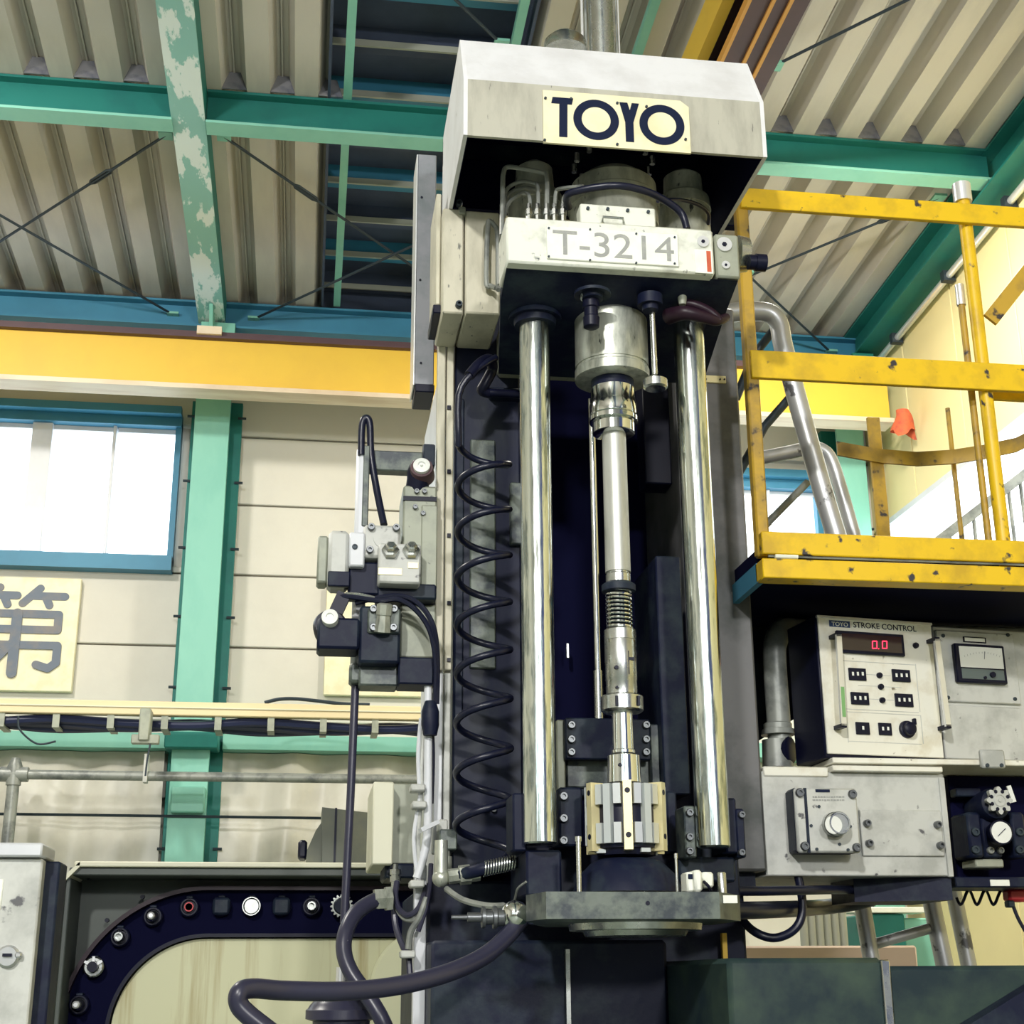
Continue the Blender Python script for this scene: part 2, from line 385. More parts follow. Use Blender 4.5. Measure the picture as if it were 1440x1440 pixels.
# roof: folded steel sheets running down to the back wall
ceiling = thing('ceiling', 'x', 'x', (-1, 2, 7.3)); del ceiling['label'], ceiling['category']; struct(ceiling)
PW = .334
prof = [(-.167, .150), (-.128, .135), (-.080, .0), (.080, .0), (.128, .135), (.155, .150), (.155, .130), (.167, .130), (.167, .151)]
def sheet_mesh(y0, y1):
    mb = MB(); n = len(prof)
    vs = [(x, y0, z+zr(y0)) for x, z in prof]+[(x, y1, z+zr(y1)) for x, z in prof]
    vs += [(x, y0, z+zr(y0)+.004) for x, z in prof]+[(x, y1, z+zr(y1)+.004) for x, z in prof]
    fs = [(i, i+1, n+i+1, n+i) for i in range(n-1)]+[(2*n+i, 3*n+i, 3*n+i+1, 2*n+i+1) for i in range(n-1)]
    fs += [(i, 2*n+i, 2*n+i+1, i+1) for i in range(n-1)]+[(n+i, n+i+1, 3*n+i+1, 3*n+i) for i in range(n-1)]
    fs += [(0, n, 3*n, 2*n), (n-1, 3*n-1, 4*n-1, 2*n-1)]
    mb.add(vs, fs); me = mb.mesh('roof_sheet', Vector((0, 0, 7.3))); me.materials.append(MATS['roof_sheet']); return me
sm = sheet_mesh(-8.5, 12.1)
mon0, mon1 = -.03, 1.27                          # dark strip of roof between two green bars
x = XL+.1
k = 0
xs = [mon0-PW*(i+.5) for i in range(22)]+[mon1+PW*(i+.5) for i in range(12)]
for x in xs:
    o = bpy.data.objects.new('roof_sheet', sm); COL.objects.link(o); o.parent = ceiling; o.location = (x+1, -2, 0)
cm = MB().prism([(-.086, 8.70, 0), (.086, 8.70, 0), (.042, 8.70, .135), (-.042, 8.70, .135)], (0, .01, 0)).mesh('valley_closer', Vector((0, 0, 0)))
cm.materials.append(MATS['closer_grey'])
for x in sorted({round(x-PW/2, 3) for x in xs} | {round(x+PW/2, 3) for x in xs}):
    if mon0+.05 < x < mon1-.05: continue
    o = bpy.data.objects.new('valley_closer', cm); COL.objects.link(o); o.parent = ceiling; o.location = (x+1, -2, zr(8.7)-7.3)
dk = MB(); dk.hexa([(mon0, -8.5, zr(-8.5)+.42), (mon1, -8.5, zr(-8.5)+.42), (mon1, 12.1, zr(12.1)+.42), (mon0, 12.1, zr(12.1)+.42)]+[(x, y, zr(y)+.46) for x, y in ((mon0, -8.5), (mon1, -8.5), (mon1, 12.1), (mon0, 12.1))])
dk.build('skylight_board', 'roof_dark', ceiling)
for sx in (mon0-.02, mon1):
    MB().hexa([(sx, -8.5, zr(-8.5)), (sx+.02, -8.5, zr(-8.5)), (sx+.02, 12.1, zr(12.1)), (sx, 12.1, zr(12.1)), (sx, -8.5, zr(-8.5)+.45), (sx+.02, -8.5, zr(-8.5)+.45), (sx+.02, 12.1, zr(12.1)+.45), (sx, 12.1, zr(12.1)+.45)]).build('skylight_kerb', 'roof_dark', ceiling)
for i in range(9):
    y = 7.35+i*.56
    MB().box(mon0, mon1, y, y+.10, zr(y)+.27, zr(y)+.42).build('skylight_rib', 'blue_steel' if i % 2 else 'roof_dark', ceiling)
    MB().box(mon0, mon1, y-.02, y, zr(y)+.25, zr(y)+.30).build('skylight_lip', 'curtain', ceiling)

MB().box(mon0-.02, mon1+.02, 12.0, 12.1, zr(12.05)-.2, zr(12.05)+.47).build('skylight_end', 'roof_dark', ceiling)
# steel frame of the hall
def hbeam_x(x0, x1, y, z0, z1, fw, tf=.02):      # I-section along X: top flange, bottom flange, web
    return (MB().box(x0, x1, y-.012, y+.012, z0+tf, z1-tf), MB().box(x0, x1, y-fw/2, y+fw/2, z0, z0+tf), MB().box(x0, x1, y-fw/2, y+fw/2, z1-tf, z1))
def beam_x(label, x0, x1, y, z0, z1, fw, m, mb_):
    t = thing('roof_beam', label, 'beam', ((x0+x1)/2, y, z0))
    w, b, tp = hbeam_x(x0, x1, y, z0, z1, fw)
    w.build('web', m, t); b.build('bottom_flange', mb_, t); tp.build('top_flange', m, t); return t
beam_x('teal steel roof beam on the window side of the peeling rafter', XL, -1.11, 8.80, zr(8.7)-.27, zr(8.7)-.005, .16, 'green_steel', 'green_pale')
beam_x('teal steel roof beam running from the peeling rafter to the yellow wall', -.88, 4.9, 8.80, zr(8.7)-.27, zr(8.7)-.005, .16, 'green_steel', 'green_pale')
beam_x('blue-green eaves beam above the yellow crane girder', XL, XR, 11.8, 7.10, 7.35, .2, 'blue_steel', 'blue_steel')
def rafter(label, xa, xb, m, mf, h=.25, lip=0):
    t = thing('roof_rafter', label, 'rafter', ((xa+xb)/2, 6, 7.0))
    def sl(x0, x1, d0, d1):
        ya, yb = -8.4, 11.72
        return MB().hexa([(x0, ya, zr(ya)-d0), (x1, ya, zr(ya)-d0), (x1, yb, zr(yb)-d0), (x0, yb, zr(yb)-d0), (x0, ya, zr(ya)-d1), (x1, ya, zr(ya)-d1), (x1, yb, zr(yb)-d1), (x0, yb, zr(yb)-d1)])
    c = (xa+xb)/2
    sl(xa, xb, h, h-.02).build('bottom_flange', mf, t); sl(xa, xb, .025, .005).build('top_flange', m, t)
    sl(c-.01, c+.01, h-.02, .025).build('web', m, t)
    if lip: sl(xb-.02, xb, h-.02, .03).build('side_plate', m, t)
    return t
rf = rafter('pale turquoise peeling roof rafter above the green column', -1.115, -.885, 'green_steel', 'green_peel', lip=1)
MB().prism([(-1.0, 11.3, zr(11.5)-.25), (-1.0, 11.72, zr(11.5)-.25), (-1.0, 11.72, zr(11.5)-.75)], (.03, 0, 0)).build('gusset_plate', 'green_pale', rf)
rafter('teal rafter along the top of the yellow wall', 4.86, 5.10, 'green_steel', 'green_steel', h=.30, lip=1)
for xa, lab in ((.06, 'narrow green roof bar along the dark roof strip, nearer the peeling rafter'), (1.16, 'narrow green roof bar along the dark roof strip, nearer the white hood'), (1.98, 'narrow pale green roof bar behind the grey mast')):
    ya, yb, d, e_ = (-8, 11.7, .004, .06) if xa < 1.5 else (-8, 8.722, .055, -.0005)
    tag(MB().hexa([(xa, ya, zr(ya)-d), (xa+.06, ya, zr(ya)-d), (xa+.06, yb, zr(yb)-d), (xa, yb, zr(yb)-d), (xa, ya, zr(ya)+e_), (xa+.06, ya, zr(ya)+e_), (xa+.06, yb, zr(yb)+e_), (xa, yb, zr(yb)+e_)]).build('roof_bar', 'green_pale'), lab, 'roof bar')
# brace rods under the roof
def brace(label, a, b, tb=None, r=.011):
    a = V(a); b = V(b)
    if b.y > 11.775: b = a+(b-a)*((11.775-a.y)/(b.y-a.y))
    if a.y > 11.775: a = b+(a-b)*((11.775-b.y)/(a.y-b.y))
    t = thing('brace_rod', label, 'brace rod', a, 'cross-brace rods under the roof')
    MB().tube([a, b], r, 8, False).build('rod', 'rod_dark', t)
    if tb:
        m0 = a.lerp(b, tb); d = (b-a).normalized(); s = d.cross(V((0, 0, 1))).normalized()*.022
        MB().tube([m0-d*.14, m0-d*.1+s, m0+d*.1+s, m0+d*.14], .009, 6, False).tube([m0-d*.14, m0-d*.1-s, m0+d*.1-s, m0+d*.14], .009, 6, False).build('turnbuckle', 'rod_dark', t)
    for q in (a, b):
        MB().box(q.x-.05, q.x+.05, q.y-.05, q.y+.05, q.z-.01, q.z+.01).build('lug', 'green_pale', t)
def zb(y): return zr(y)-.10
def bz(u, v, d=.10):                             # point on the brace plane just under the roof
    dd = FW + RT*((u-720)/FPX) + UP*((720-v)/FPX)
    t = (7.355+12*RS-d-CAM.z)/(dd.z+RS*dd.y); return CAM+dd*t
brace('thin brace rod with turnbuckle from the peeling rafter over the window bay', bz(233, 190), bz(-60, 378), .28)
brace('thin plain brace rod crossing the window bay down to the eaves', bz(-60, 268, .135), bz(265, 455, .135))
brace('thin brace rod with turnbuckle falling from the rafter across the dark roof strip', bz(315, 192), bz(610, 395), .35)
brace('thin brace rod rising from the eaves behind the dark roof strip', bz(350, 452, .135), bz(640, 318, .135))
brace('thin brace rod high beside the maroon hoist beam', bz(1300, -12), bz(1090, 92))
brace('thin brace rod with turnbuckle beside the yellow handrail top', bz(1320, 278), bz(1020, 402), .2)
brace('thin brace rod falling to the eaves behind the yellow handrail', bz(1050, 385, .145), bz(1170, 497, .145))
brace('thin brace rod over the dark roof strip above the cover', bz(600, -40), bz(705, 62))
# hoist beam
hb = thing('hoist_beam', 'dark maroon hoist beam with orange flange edges under the roof', 'beam', (2.45, 7, 6.75))
MB().box(2.28, 2.62, 2.5, 11.6, 6.80, 6.83).build('bottom_flange', 'maroon', hb)
MB().box(2.435, 2.465, 2.5, 11.6, 6.83, 7.2).build('web', 'maroon', hb)
MB().box(2.30, 2.60, 2.5, 11.6, 7.2, 7.23).build('top_flange', 'maroon', hb)
for a in (2.265, 2.40, 2.50): MB().box(a, a+.022, 2.5, 11.6, 6.785, 6.84).build('flange_edge', 'orange_edge', hb)
MB().box(2.19, 2.26, 2.5, 11.6, 6.95, 7.2).build('side_channel', 'yellow_crane', hb)
# crane runway girder
cg = thing('crane_girder', 'long yellow crane runway girder across the window wall', 'girder', (-1, 11, 6.1))
x0, x1 = XL, 4.92; zt, zbm = 6.66, 6.19
MB().box(x0, x1, 10.99, 11.03, zbm+.02, zt-.02).build('web', 'yellow_crane', cg)
MB().box(x0, x1, 10.9, 11.12, zbm-.02, zbm+.02).build('bottom_flange', 'crane_flange', cg)
MB().box(x0, x1, 10.93, 11.09, zt-.02, zt).build('top_flange', 'maroon', cg)
MB().box(x0, x1, 10.965, 11.03, zt, zt+.05).build('crane_rail', 'maroon', cg)
MB().box(-1.05, -.85, 10.9, 11.1, zt+.0, zt+.07).build('rail_clip', 'crane_flange', cg)
# steel columns
def column(label, c, y, m1, m2, w=.148, bolts=()):
    t = thing('steel_column', label, 'column', (c, y, 0))
    MB().box(c-w, c+w, y, y+.03, 0, 7.1, .004).build('front_flange', m1, t)
    MB().box(c-.02, c+.02, y+.03, y+.3, 0, 7.1).build('web', m2, t)
    MB().box(c-w-.05, c+w+.09, y+.26, y+.34, 0, 6.45, .004).build('rear_channel', m2, t)
    MB().box(c+w-.03, c+w, y+.03, y+.1, 0, 7.1).build('flange_lip', m2, t)
    for z in bolts:
        for s in (-1, 1):
            xx = c+s*(w+.07)+.02
            MB().cyl((xx-.035, y+.25, z), (xx+.035, y+.25, z), .012, n=8).build('girt_bolt', 'rod_dark', t)
    return t
col = column('pale green steel column under the peeling rafter', -.937, 11.6, 'green_pale', 'green_steel', bolts=(6.3, 5.7, 5.1, 4.5, 3.9, 2.6))
MB().box(-1.14, -.72, 11.5, 11.75, 3.35, 3.48, .01).build('clamp_band', 'green_steel', col)
MB().box(-1.06, -.80, 11.5, 11.62, 2.85, 3.05, .01).build('clamp_band', 'green_pale', col)
column('teal steel column in the far corner behind the ladder rails', 4.79, 11.6, 'green_pale', 'green_steel', w=.13, bolts=(5.5,))
# conduit along the right wall
cd = thing('conduit_pipe', 'white conduit pipe clipped along the yellow wall under the rafter', 'pipe', (5.05, 9, 7.0))
ca, cb = V((5.035, 5.0, zr(5)-.41)), V((5.035, 11.5, zr(11.5)-.41))
MB().tube([ca, cb], .03, 10, False).build('pipe', 'bright_alu', cd)
for i in range(6):
    q = ca.lerp(cb, (i+.5)/6); MB().box(q.x-.05, q.x+.05, q.y-.03, q.y+.03, q.z-.045, q.z+.045).build('clip', 'rod_dark', cd)
# corner bracket plates under the right rafter
tag(MB().prism([(4.8, 11.4, 7.05), (4.8, 11.55, 7.05), (4.8, 11.55, 6.5), (4.8, 11.4, 6.7)], (.2, 0, 0)).build('corner_bracket', 'green_steel'), 'teal bracket plate in the corner below the teal wall rafter', 'bracket')
# red rag at the end of the girder
p = P(1270, 590, 10.8); k = mpp(p)
rg = MB(); rows = []
nc, nr = 17, 9
for i in range(nr):
    t = i/(nr-1)
    for j in range(nc):
        a = 2*PI*j/(nc-1)
        rr = (9+8*t+3*math.sin(3*a+1)*t)*k
        tail = (14*max(0, math.cos(a*1.5))*t)*k
        rg.v.append(V((p.x+rr*math.cos(a)+2*k*math.sin(5*t), p.y+rr*.8*math.sin(a), p.z+(14-30*t)*k-tail)))
for i in range(nr-1):
    for j in range(nc-1): rg.f.append((i*nc+j, i*nc+j+1, (i+1)*nc+j+1, (i+1)*nc+j))
rg.f.append(tuple(range(nc-1)))
tag(rg.build('rag', 'rag'), 'crumpled red rag hanging from the crane girder end', 'rag')
# wall sign with the character
sg = thing('wall_sign', 'cream wall sign with one large blue-grey character below the window', 'sign', (P(20, 970, 11.9).x, 11.9, P(20, 970, 11.9).z))
xr = P(108, 890, 11.93).x; zt = P(60, 812, 11.93).z; zbm = P(60, 972, 11.93).z
xl = xr-.98
MB().box(xl, xr, 11.93, 11.99, zbm, zt, .006).build('sign_board', 'sign_cream', sg)
k = (zt-zbm)/160.0
def sp(u, v): return V((xr-(104-u)*k, 11.925, zt-(v-814)*k))
ch = MB()
def stroke(pts, w=11):
    for a, b in zip(pts[:-1], pts[1:]):
        a = sp(*a); b = sp(*b); d = (b-a).normalized(); s = V((d.z, 0, -d.x))*w*k/2
        n = 8; loop = []
        for i in range(n+1):
            an = -PI/2+PI*i/n; loop.append(b+d*math.cos(an)*w*k/2+s*math.sin(an))
        for i in range(n+1):
            an = PI/2+PI*i/n; loop.append(a+d*math.cos(an)*w*k/2+s*math.sin(an))
        off = V((0, -.0006*len(ch.v)/20, 0)); ch.prism([q+off for q in loop], (0, .012, 0))
stroke([(50, 830), (28, 852)]); stroke([(42, 841), (84, 841)]); stroke([(58, 842), (64, 854)])
stroke([(-4, 830), (-28, 852)]); stroke([(-12, 841), (20, 841)]); stroke([(2, 842), (8, 854)])
stroke([(-26, 867), (78, 867), (78, 889), (-22, 889)]); stroke([(-22, 889), (-26, 911), (80, 911), (80, 935), (70, 943), (54, 938)])
stroke([(23, 867), (23, 950)], 14); stroke([(20, 908), (2, 930), (-24, 945)])
ch.build('character', 'sign_blue', sg, 'large blue-grey painted character')
sb = MB().box(P(457, 900, 11.93).x, P(600, 900, 11.93).x, 11.93, 11.98, P(500, 978, 11.93).z, P(500, 824, 11.93).z, .006).build('blank_sign', 'sign_cream')
tag(sb, 'blank cream board on the wall behind the valve blocks', 'sign')
# girt, cable tray, pipe line, vinyl sheets
tag(MB().box(XL, -1.134, 11.72, 12.0, 3.375, 3.50, .004).build('wall_girt', 'green_pale'), 'pale green wall rail below the character sign, ending at the green column', 'rail')
tag(MB().box(-.700, 4.611, 11.72, 12.0, 3.375, 3.50, .004).build('wall_girt', 'green_pale'), 'pale green wall rail from the green column to behind the machine', 'rail')
ct = thing('cable_tray', 'cream cable tray carrying dark cables along the window wall', 'cable tray', (-2, 10.8, 3.3))
zt = P(100, 985, 10.8).z
MB().box(XL, 2.6, 10.76, 10.84, zt-.105, zt, .008).build('side_rail', 'tray_cream', ct)
MB().box(XL, 2.6, 10.75, 10.76, zt-.05, zt-.042).build('rail_fold', 'rim_cream', ct)
for i in range(4):
    MB().tube([(XL+q*.5, 10.84+.05*i+.01*math.sin(q*1.7+i), zt-.15-.02*math.sin(q*2.1+i)-.012*(i % 2)) for q in range(20)], .034, 8).build('cable', 'cable_navy', ct)
for i in range(17):
    xx = -5.0+i*.39
    MB().box(xx, xx+.05, 10.78, 11.05, zt-.205, zt-.19).box(xx, xx+.05, 10.775, 10.79, zt-.205, zt-.1).build('rung', 'grey_green', ct)
cl = P(204, 1010, 10.7)
br = thing('tray_bracket', 'dark clamp bracket with a thin pull cord under the cable tray', 'bracket', cl)
MB().box(cl.x-.03, cl.x+.05, 10.6, 10.76, cl.z-.18, cl.z+.06, .01).box(cl.x-.08, cl.x+.12, 10.62, 10.68, cl.z-.2, cl.z-.13, .008).build('clamp_body', 'grey_green', br)
MB().tube([(cl.x+.06, 10.62, cl.z-.2), (cl.x+.045, 10.63, cl.z-.32), (cl.x+.04, 10.64, cl.z-.43)], .007, 6).build('cord', 'rod_dark', br)
MB().tube([(cl.x-.9, 10.7, cl.z+.0), (cl.x-.88, 10.7, cl.z-.1), (cl.x-.75, 10.7, cl.z-.2), (cl.x-.62, 10.7, cl.z-.18)], .008, 6).build('loose_wire', 'rod_dark', br)
tag(MB().tube([(P(u, 988, 10.8).x, 10.80, zt+.012+h) for u, h in ((372, 0), (392, .028), (415, .034), (445, .022), (480, .004), (520, 0))], .014, 8).build('loose_cable', 'rod_dark'), 'loose dark cable lying on the cream tray rail', 'cable')
pl = thing('air_pipe', 'grey air pipe line running along the wall with a tee', 'pipe', (-2, 11, 3.0))
zp = P(100, 1090, 11).z
MB().tube([(XL, 11, zp), (3, 11, zp)], .036, 12, False).build('pipe', 'pipe_grey', pl)
q = P(20, 1090, 11).x
MB().tube([(q, 11, zp-.65), (q, 11, zp+.02)], .045, 12, False).build('drop_pipe', 'pipe_grey', pl)
MB().spin((q, 11, zp-.08), (0, 0, 1), [(0, .055), (.14, .055), (.2, .03)], 14).cyl((q-.1, 11, zp), (q+.1, 11, zp), .055, n=14).build('tee', 'pipe_grey', pl)
MB().box(P(205, 1090, 11).x-.015, P(205, 1090, 11).x+.015, 10.95, 11.05, zp-.05, zp+.16).build('hanger', 'panel_grey', pl)
tag(MB().tube([(XL, 11.589, zp-.21), (-1.2, 11.589, zp-.23), (3, 11.589, zp-.25)], .012, 6).build('steel_wire', 'rod_dark'), 'thin dark wire stretched below the air pipe', 'wire')
def vinyl(x0, x1, lab):
    mb = MB(); n = int((x1-x0)/.06); m = 7
    for i in range(n+1):
        for j in range(m+1):
            xx = x0+(x1-x0)*i/n; t = j/m
            yy = 11.88+.03*math.sin(xx*7+1.5*math.sin(xx*2.3))+.018*math.sin(xx*17+t*3)+.02*math.sin(t*9+xx*2)
            mb.v.append(V((xx, yy, 3.37-1.6*t)))
    for i in range(n):
        for j in range(m): mb.f.append((i*(m+1)+j, (i+1)*(m+1)+j, (i+1)*(m+1)+j+1, i*(m+1)+j+1))
    tag(mb.build('vinyl_sheet', 'vinyl'), lab, 'sheet')
vinyl(-5.5, -1.16, 'creased pale vinyl sheet hung under the rail on the wall sign side of the column')
vinyl(-.70, 3.6, 'creased pale vinyl sheet hung under the rail on the machine side of the column')

# ================================================================== THE HONING MACHINE
YC, YR, YH = 4.2, 3.7, 3.45                     # column front, rods and spindle axis, head front
cx0, cx1 = P(638, 800, YC).x, P(1054, 800, YC).x
zc0 = P(1040, 1225, YC).z
mc = thing('machine_column', 'tall dark iron machine column behind the chrome rods', 'machine column', ((cx0+cx1)/2, 4.8, 0))
xa = P(733, 800, YC).x; xb = P(962, 800, YC).x
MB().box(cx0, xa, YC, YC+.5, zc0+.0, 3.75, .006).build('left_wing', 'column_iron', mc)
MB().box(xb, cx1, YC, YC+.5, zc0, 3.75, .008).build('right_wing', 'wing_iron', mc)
MB().box(xa, xb, YC+.48, YC+.5, 1.2, 3.75).build('cavity_back', 'shadow_navy', mc)
MB().box(cx0-.0, cx1-.01, YC+.5, 5.45, 1.0, 3.72, .01).build('column_body', 'side_white', mc)
MB().box(P(600, 1300, 4.35).x, cx1-.03, 4.35, 5.45, 0, zc0-.02, .01).build('lower_body', 'dark_iron', mc)
MB().box(xb+.02, cx1-.02, YC+.06, YC+.44, zc0-.05, zc0-.001).build('wing_foot', 'dark_iron', mc)
# pale edge strips on the front left corner
for u0, u1, v0, v1, m in ((614, 625, 448, 942, 'beige_paint'), (627, 637, 448, 942, 'beige_paint'), (610, 622, 946, 1200, 'side_white'), (624, 633, 946, 1210, 'panel_grey')):
    pbox(u0, v0, u1, v1, YC-.02, .05, .003).build('edge_strip', m, mc)
pbox(619.5, 446, 621.5, 940, YC-.018, .03, 0).build('strip_groove', 'black_plastic', mc)
for v in (570, 660, 750, 845, 925): pbox(629, v, 634, v+5, YC-.028, .01, 0).build('strip_screw', 'black_plastic', mc)
# flat plates on the left wing
pbox(661, 618, 697, 940, YC-.012, .02).build('rubbed_plate', 'mottled', mc)
pbox(640, 560, 652, 1010, YC-.010, .02).build('wing_strip', 'dark_iron', mc)
pbox(718, 678, 736, 765, YC-.03, .04).build('wing_block', 'mottled', mc)
pbox(690, 545, 736, 556, YC-.05, .06).build('cross_bar', 'dark_iron', mc)
pbox(637, 470, 668, 480, YC-.01, .02).build('wing_strip', 'mottled', mc)
bolt(683, 1137, YC, 6, mc); bolt(694, 1139, YC, 4, mc)
pbox(928, 782, 964, 1117, YC-.28, .30, .004).build('guard_plate', 'dark_iron', mc)
pbox(797, 905, 800, 925, YC+.4, .02, 0).build('cavity_rib', 'steel', mc)
pbox(905, 500, 960, 680, YC+.1, .1, .004).build('cavity_block', 'black_plastic', mc)
npx = P(1005, 533, YC-.006)
pbox(991, 528, 1021, 538, YC-.008, .01, .001).build('maker_plate', 'brass_bar', mc, 'small brass maker plate')
for u in (993, 1013, 1019): pcyl(u, 533, YC-.012, 1.2, .006, 8).build('rivet', 'black_plastic', mc)
# louvres in the pale side panel
for i in range(9):
    z = P(585, 962+17*i, 4.9).z; x = cx0-.004
    MB().hexa([(x-.008, 4.72, z-.012), (x+.01, 4.72, z-.012), (x+.01, 5.08, z-.012), (x-.008, 5.08, z-.012), (x-.002, 4.72, z+.012), (x+.01, 4.72, z+.012), (x+.01, 5.08, z+.012), (x-.002, 5.08, z+.012)]).build('louvre', 'black_plastic', mc)
# cable duct left of the head
cdx = thing('cable_duct', 'tall grey sheet duct beside the column, black cap at its foot', 'duct', P(598, 548, 4.36))
pbox(585, 217, 612, 541, 4.36, .14, .003).build('duct_body', 'duct_grey', cdx)
pbox(583.5, 217, 585.2, 541, 4.355, .15, 0).build('duct_edge', 'bright_alu', cdx)
pbox(584, 540, 611, 551, 4.35, .16, .003).build('end_cap', 'black_plastic', cdx)
for u, v in ((593, 277), (591, 393), (592, 510)): pcyl(u, v, 4.356, 1.6, .006, 8).build('screw', 'black_plastic', cdx)

# ---- top cover with the maker's sign
xl, xr = P(652, 125, 3.5).x, P(1074, 150, 3.5).x
zb0 = P(864, 205, 3.5).z; zm = P(864, 127, 3.5).z; 
ytop = 3.62
ztop = P(864, 74, ytop).z; yb = 4.16
tc = thing('top_cover', 'off-white sheet metal hood over the machine head with a maker sign', 'machine cover', ((xl+xr)/2, 3.8, zb0))
T = .012
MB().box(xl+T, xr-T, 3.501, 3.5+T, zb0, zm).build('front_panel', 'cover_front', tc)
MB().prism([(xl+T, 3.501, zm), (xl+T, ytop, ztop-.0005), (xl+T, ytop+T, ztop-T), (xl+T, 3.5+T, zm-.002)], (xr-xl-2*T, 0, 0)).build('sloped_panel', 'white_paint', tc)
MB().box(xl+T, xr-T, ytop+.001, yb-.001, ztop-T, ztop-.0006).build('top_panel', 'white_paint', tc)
MB().box(xl, xr, yb-T, yb, zb0+.3, ztop).build('back_panel', 'dark_iron', tc)  # dark colour stands in for shade inside the hood
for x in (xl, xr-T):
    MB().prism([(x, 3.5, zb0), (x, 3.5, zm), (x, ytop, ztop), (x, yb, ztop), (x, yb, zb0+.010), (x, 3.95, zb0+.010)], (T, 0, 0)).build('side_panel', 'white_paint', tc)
sx0, sx1 = P(764, 160, 3.49).x, P(970, 175, 3.49).x
sz0, sz1 = P(867, 207, 3.49).z, P(867, 134, 3.49).z
sp_ = MB().prism([(sx0, 3.492, sz0), (sx1, 3.492, sz0), (sx1, 3.492, sz1-.02), (sx1-.025, 3.492, sz1), (sx0, 3.492, sz1)], (0, .008, 0)).build('sign_plate', 'sign_cream', tc, 'cream maker sign with navy letters')
H = (sz1-sz0); zc_ = (sz0+sz1)/2; yl = 3.4905
def letters(name):
    mb = MB(); W_ = sx1-sx0
    def X(t): return sx0+W_*t
    h = H*.375
    def poly(pts): mb.prism([(x, yl, z) for x, z in pts], (0, .003, 0))
    # T with slanted bar ends
    poly([(X(.065), zc_+h), (X(.205), zc_+h), (X(.195), zc_+h*.68), (X(.165), zc_+h*.68), (X(.16), zc_-h), (X(.105), zc_-h), (X(.11), zc_+h*.68), (X(.055), zc_+h*.68)])
    # Y
    poly([(X(.52), zc_+h), (X(.575), zc_+h), (X(.59), zc_+h*.62), (X(.605), zc_+h), (X(.655), zc_+h), (X(.612), zc_), (X(.612), zc_-h), (X(.556), zc_-h), (X(.556), zc_)])
    for c in (.358, .808):
        n = 40; ro = H*.385; ri = H*.245; vs = []; fs = []
        for i in range(n):
            a = 2*PI*i/n
            for r in (ri, ro):
                for y in (yl, yl+.003): vs.append((X(c)+r*math.cos(a), y, zc_+r*math.sin(a)))
        for i in range(n):
            j = (i+1) % n; A = 4*i; B = 4*j
            fs += [(A, A+2, B+2, B), (A+1, B+1, B+3, A+3), (A, B, B+1, A+1), (A+2, A+3, B+3, B+2)]
        mb.add(vs, fs)
    mb.build(name, 'ink_navy', sp_)
letters('lettering')
for u, v in ((767, 138), (803, 139), (868, 145), (909, 150), (964, 196), (766, 197), (868, 203)): 
    p = P(u, v, 3.49); MB().cyl((p.x, 3.487, p.z), (p.x, 3.495, p.z), .004, n=8).build('rivet', 'rod_dark', sp_)
MB().spin(P(795, 64, 3.95), (0, 0, 1), [(-.03, .075), (.01, .07), (.03, .05), (.038, .0)], 24).build('vent_cap', 'steel', tc)
# dark sheets that put shade into the hood's bright inside
MB().box(xl+T, xr-T, 3.5+T, 3.5+T+.004, zb0, zm-.01).build('hood_shade_sheet', 'shadow_navy', tc)
for x in (xl+T-.001, xr-T-.003): MB().prism([(x, 3.515, zb0+.002), (x, 3.515, zm-.01), (x, ytop+.01, ztop-.02), (x, yb-.02, ztop-.02), (x, yb-.02, zb0+.012), (x, 3.95, zb0+.012)], (.004, 0, 0)).build('hood_shade_sheet', 'shadow_navy', tc)
MB().box(xl+T, xr-T, ytop, yb-.02, ztop-T-.006, ztop-T-.001).build('hood_shade_sheet', 'shadow_navy', tc)
# dark machinery seen under the hood
pbox(636, 236, 1035, 305, 4.12, .03, 0).build('inner_plate', 'shadow_navy', tc)
p = P(1010, 255, 4.05); MB().box(p.x, p.x+.05, 4.05, 4.07, p.z-.15, p.z+.15).build('inner_rib', 'dark_iron', tc)

# ---- mast above the cover
ms = thing('mast', 'grey steel mast rising above the white hood', 'mast', P(845, 68, 4.3))
for u0, u1, m, n_ in ((829, 866, 'steel', 'tube'), (818, 822, 'bright_alu', 'rail'), (823, 827, 'pipe_grey', 'rail'), (867, 870, 'pipe_grey', 'rail'), (870.5, 873, 'bright_alu', 'rail')):
    a = P((u0+u1)/2, 90, 4.0); r = (u1-u0)/2*mpp(a)
    MB().cyl((a.x, 4.0, ztop-.05), (a.x, 4.0, ztop+1.1), r, n=20).build(n_, m, ms)

# ---- spindle head
hd = thing('spindle_head', 'white oil-stained spindle head carrying a number plate', 'spindle head', (.9, 3.8, P(860, 377, YH).z))
hx0, hx1 = P(712, 340, YH).x, P(1004, 355, YH).x
hz0, hz1 = P(858, 377, YH).z, P(858, 313, YH).z
MB().box(hx0, hx1, YH, YH+.16, hz0, hz1, .006).build('head_body', 'dirty_white', hd)
MB().box(hx0+.07, hx1-.03, YH+.16, YH+.75, hz0-.02, hz1-.01, .01).build('head_rear', 'grey_green', hd)
MB().prism([(hx0+.005, YH+.03, hz0+.002), (hx0+.005, YH+.16, hz0-.035), (hx0+.06, YH+.62, hz0-.06), (hx0+.06, YH+.62, hz0+.01), (hx0+.005, YH+.16, hz0+.01)], (hx1-hx0+.07, 0, 0)).build('head_underside', 'dark_iron', hd)
eb = pbox(1006, 329, 1040, 390, YH+.03, .4, .006).build('end_block', 'grey_green', hd)
p = P(1041, 358, YH+.12); MB().cyl((p.x-.01, p.y, p.z), (p.x+.02, p.y, p.z), .055, .05, 24).build('end_cap', 'steel', hd)
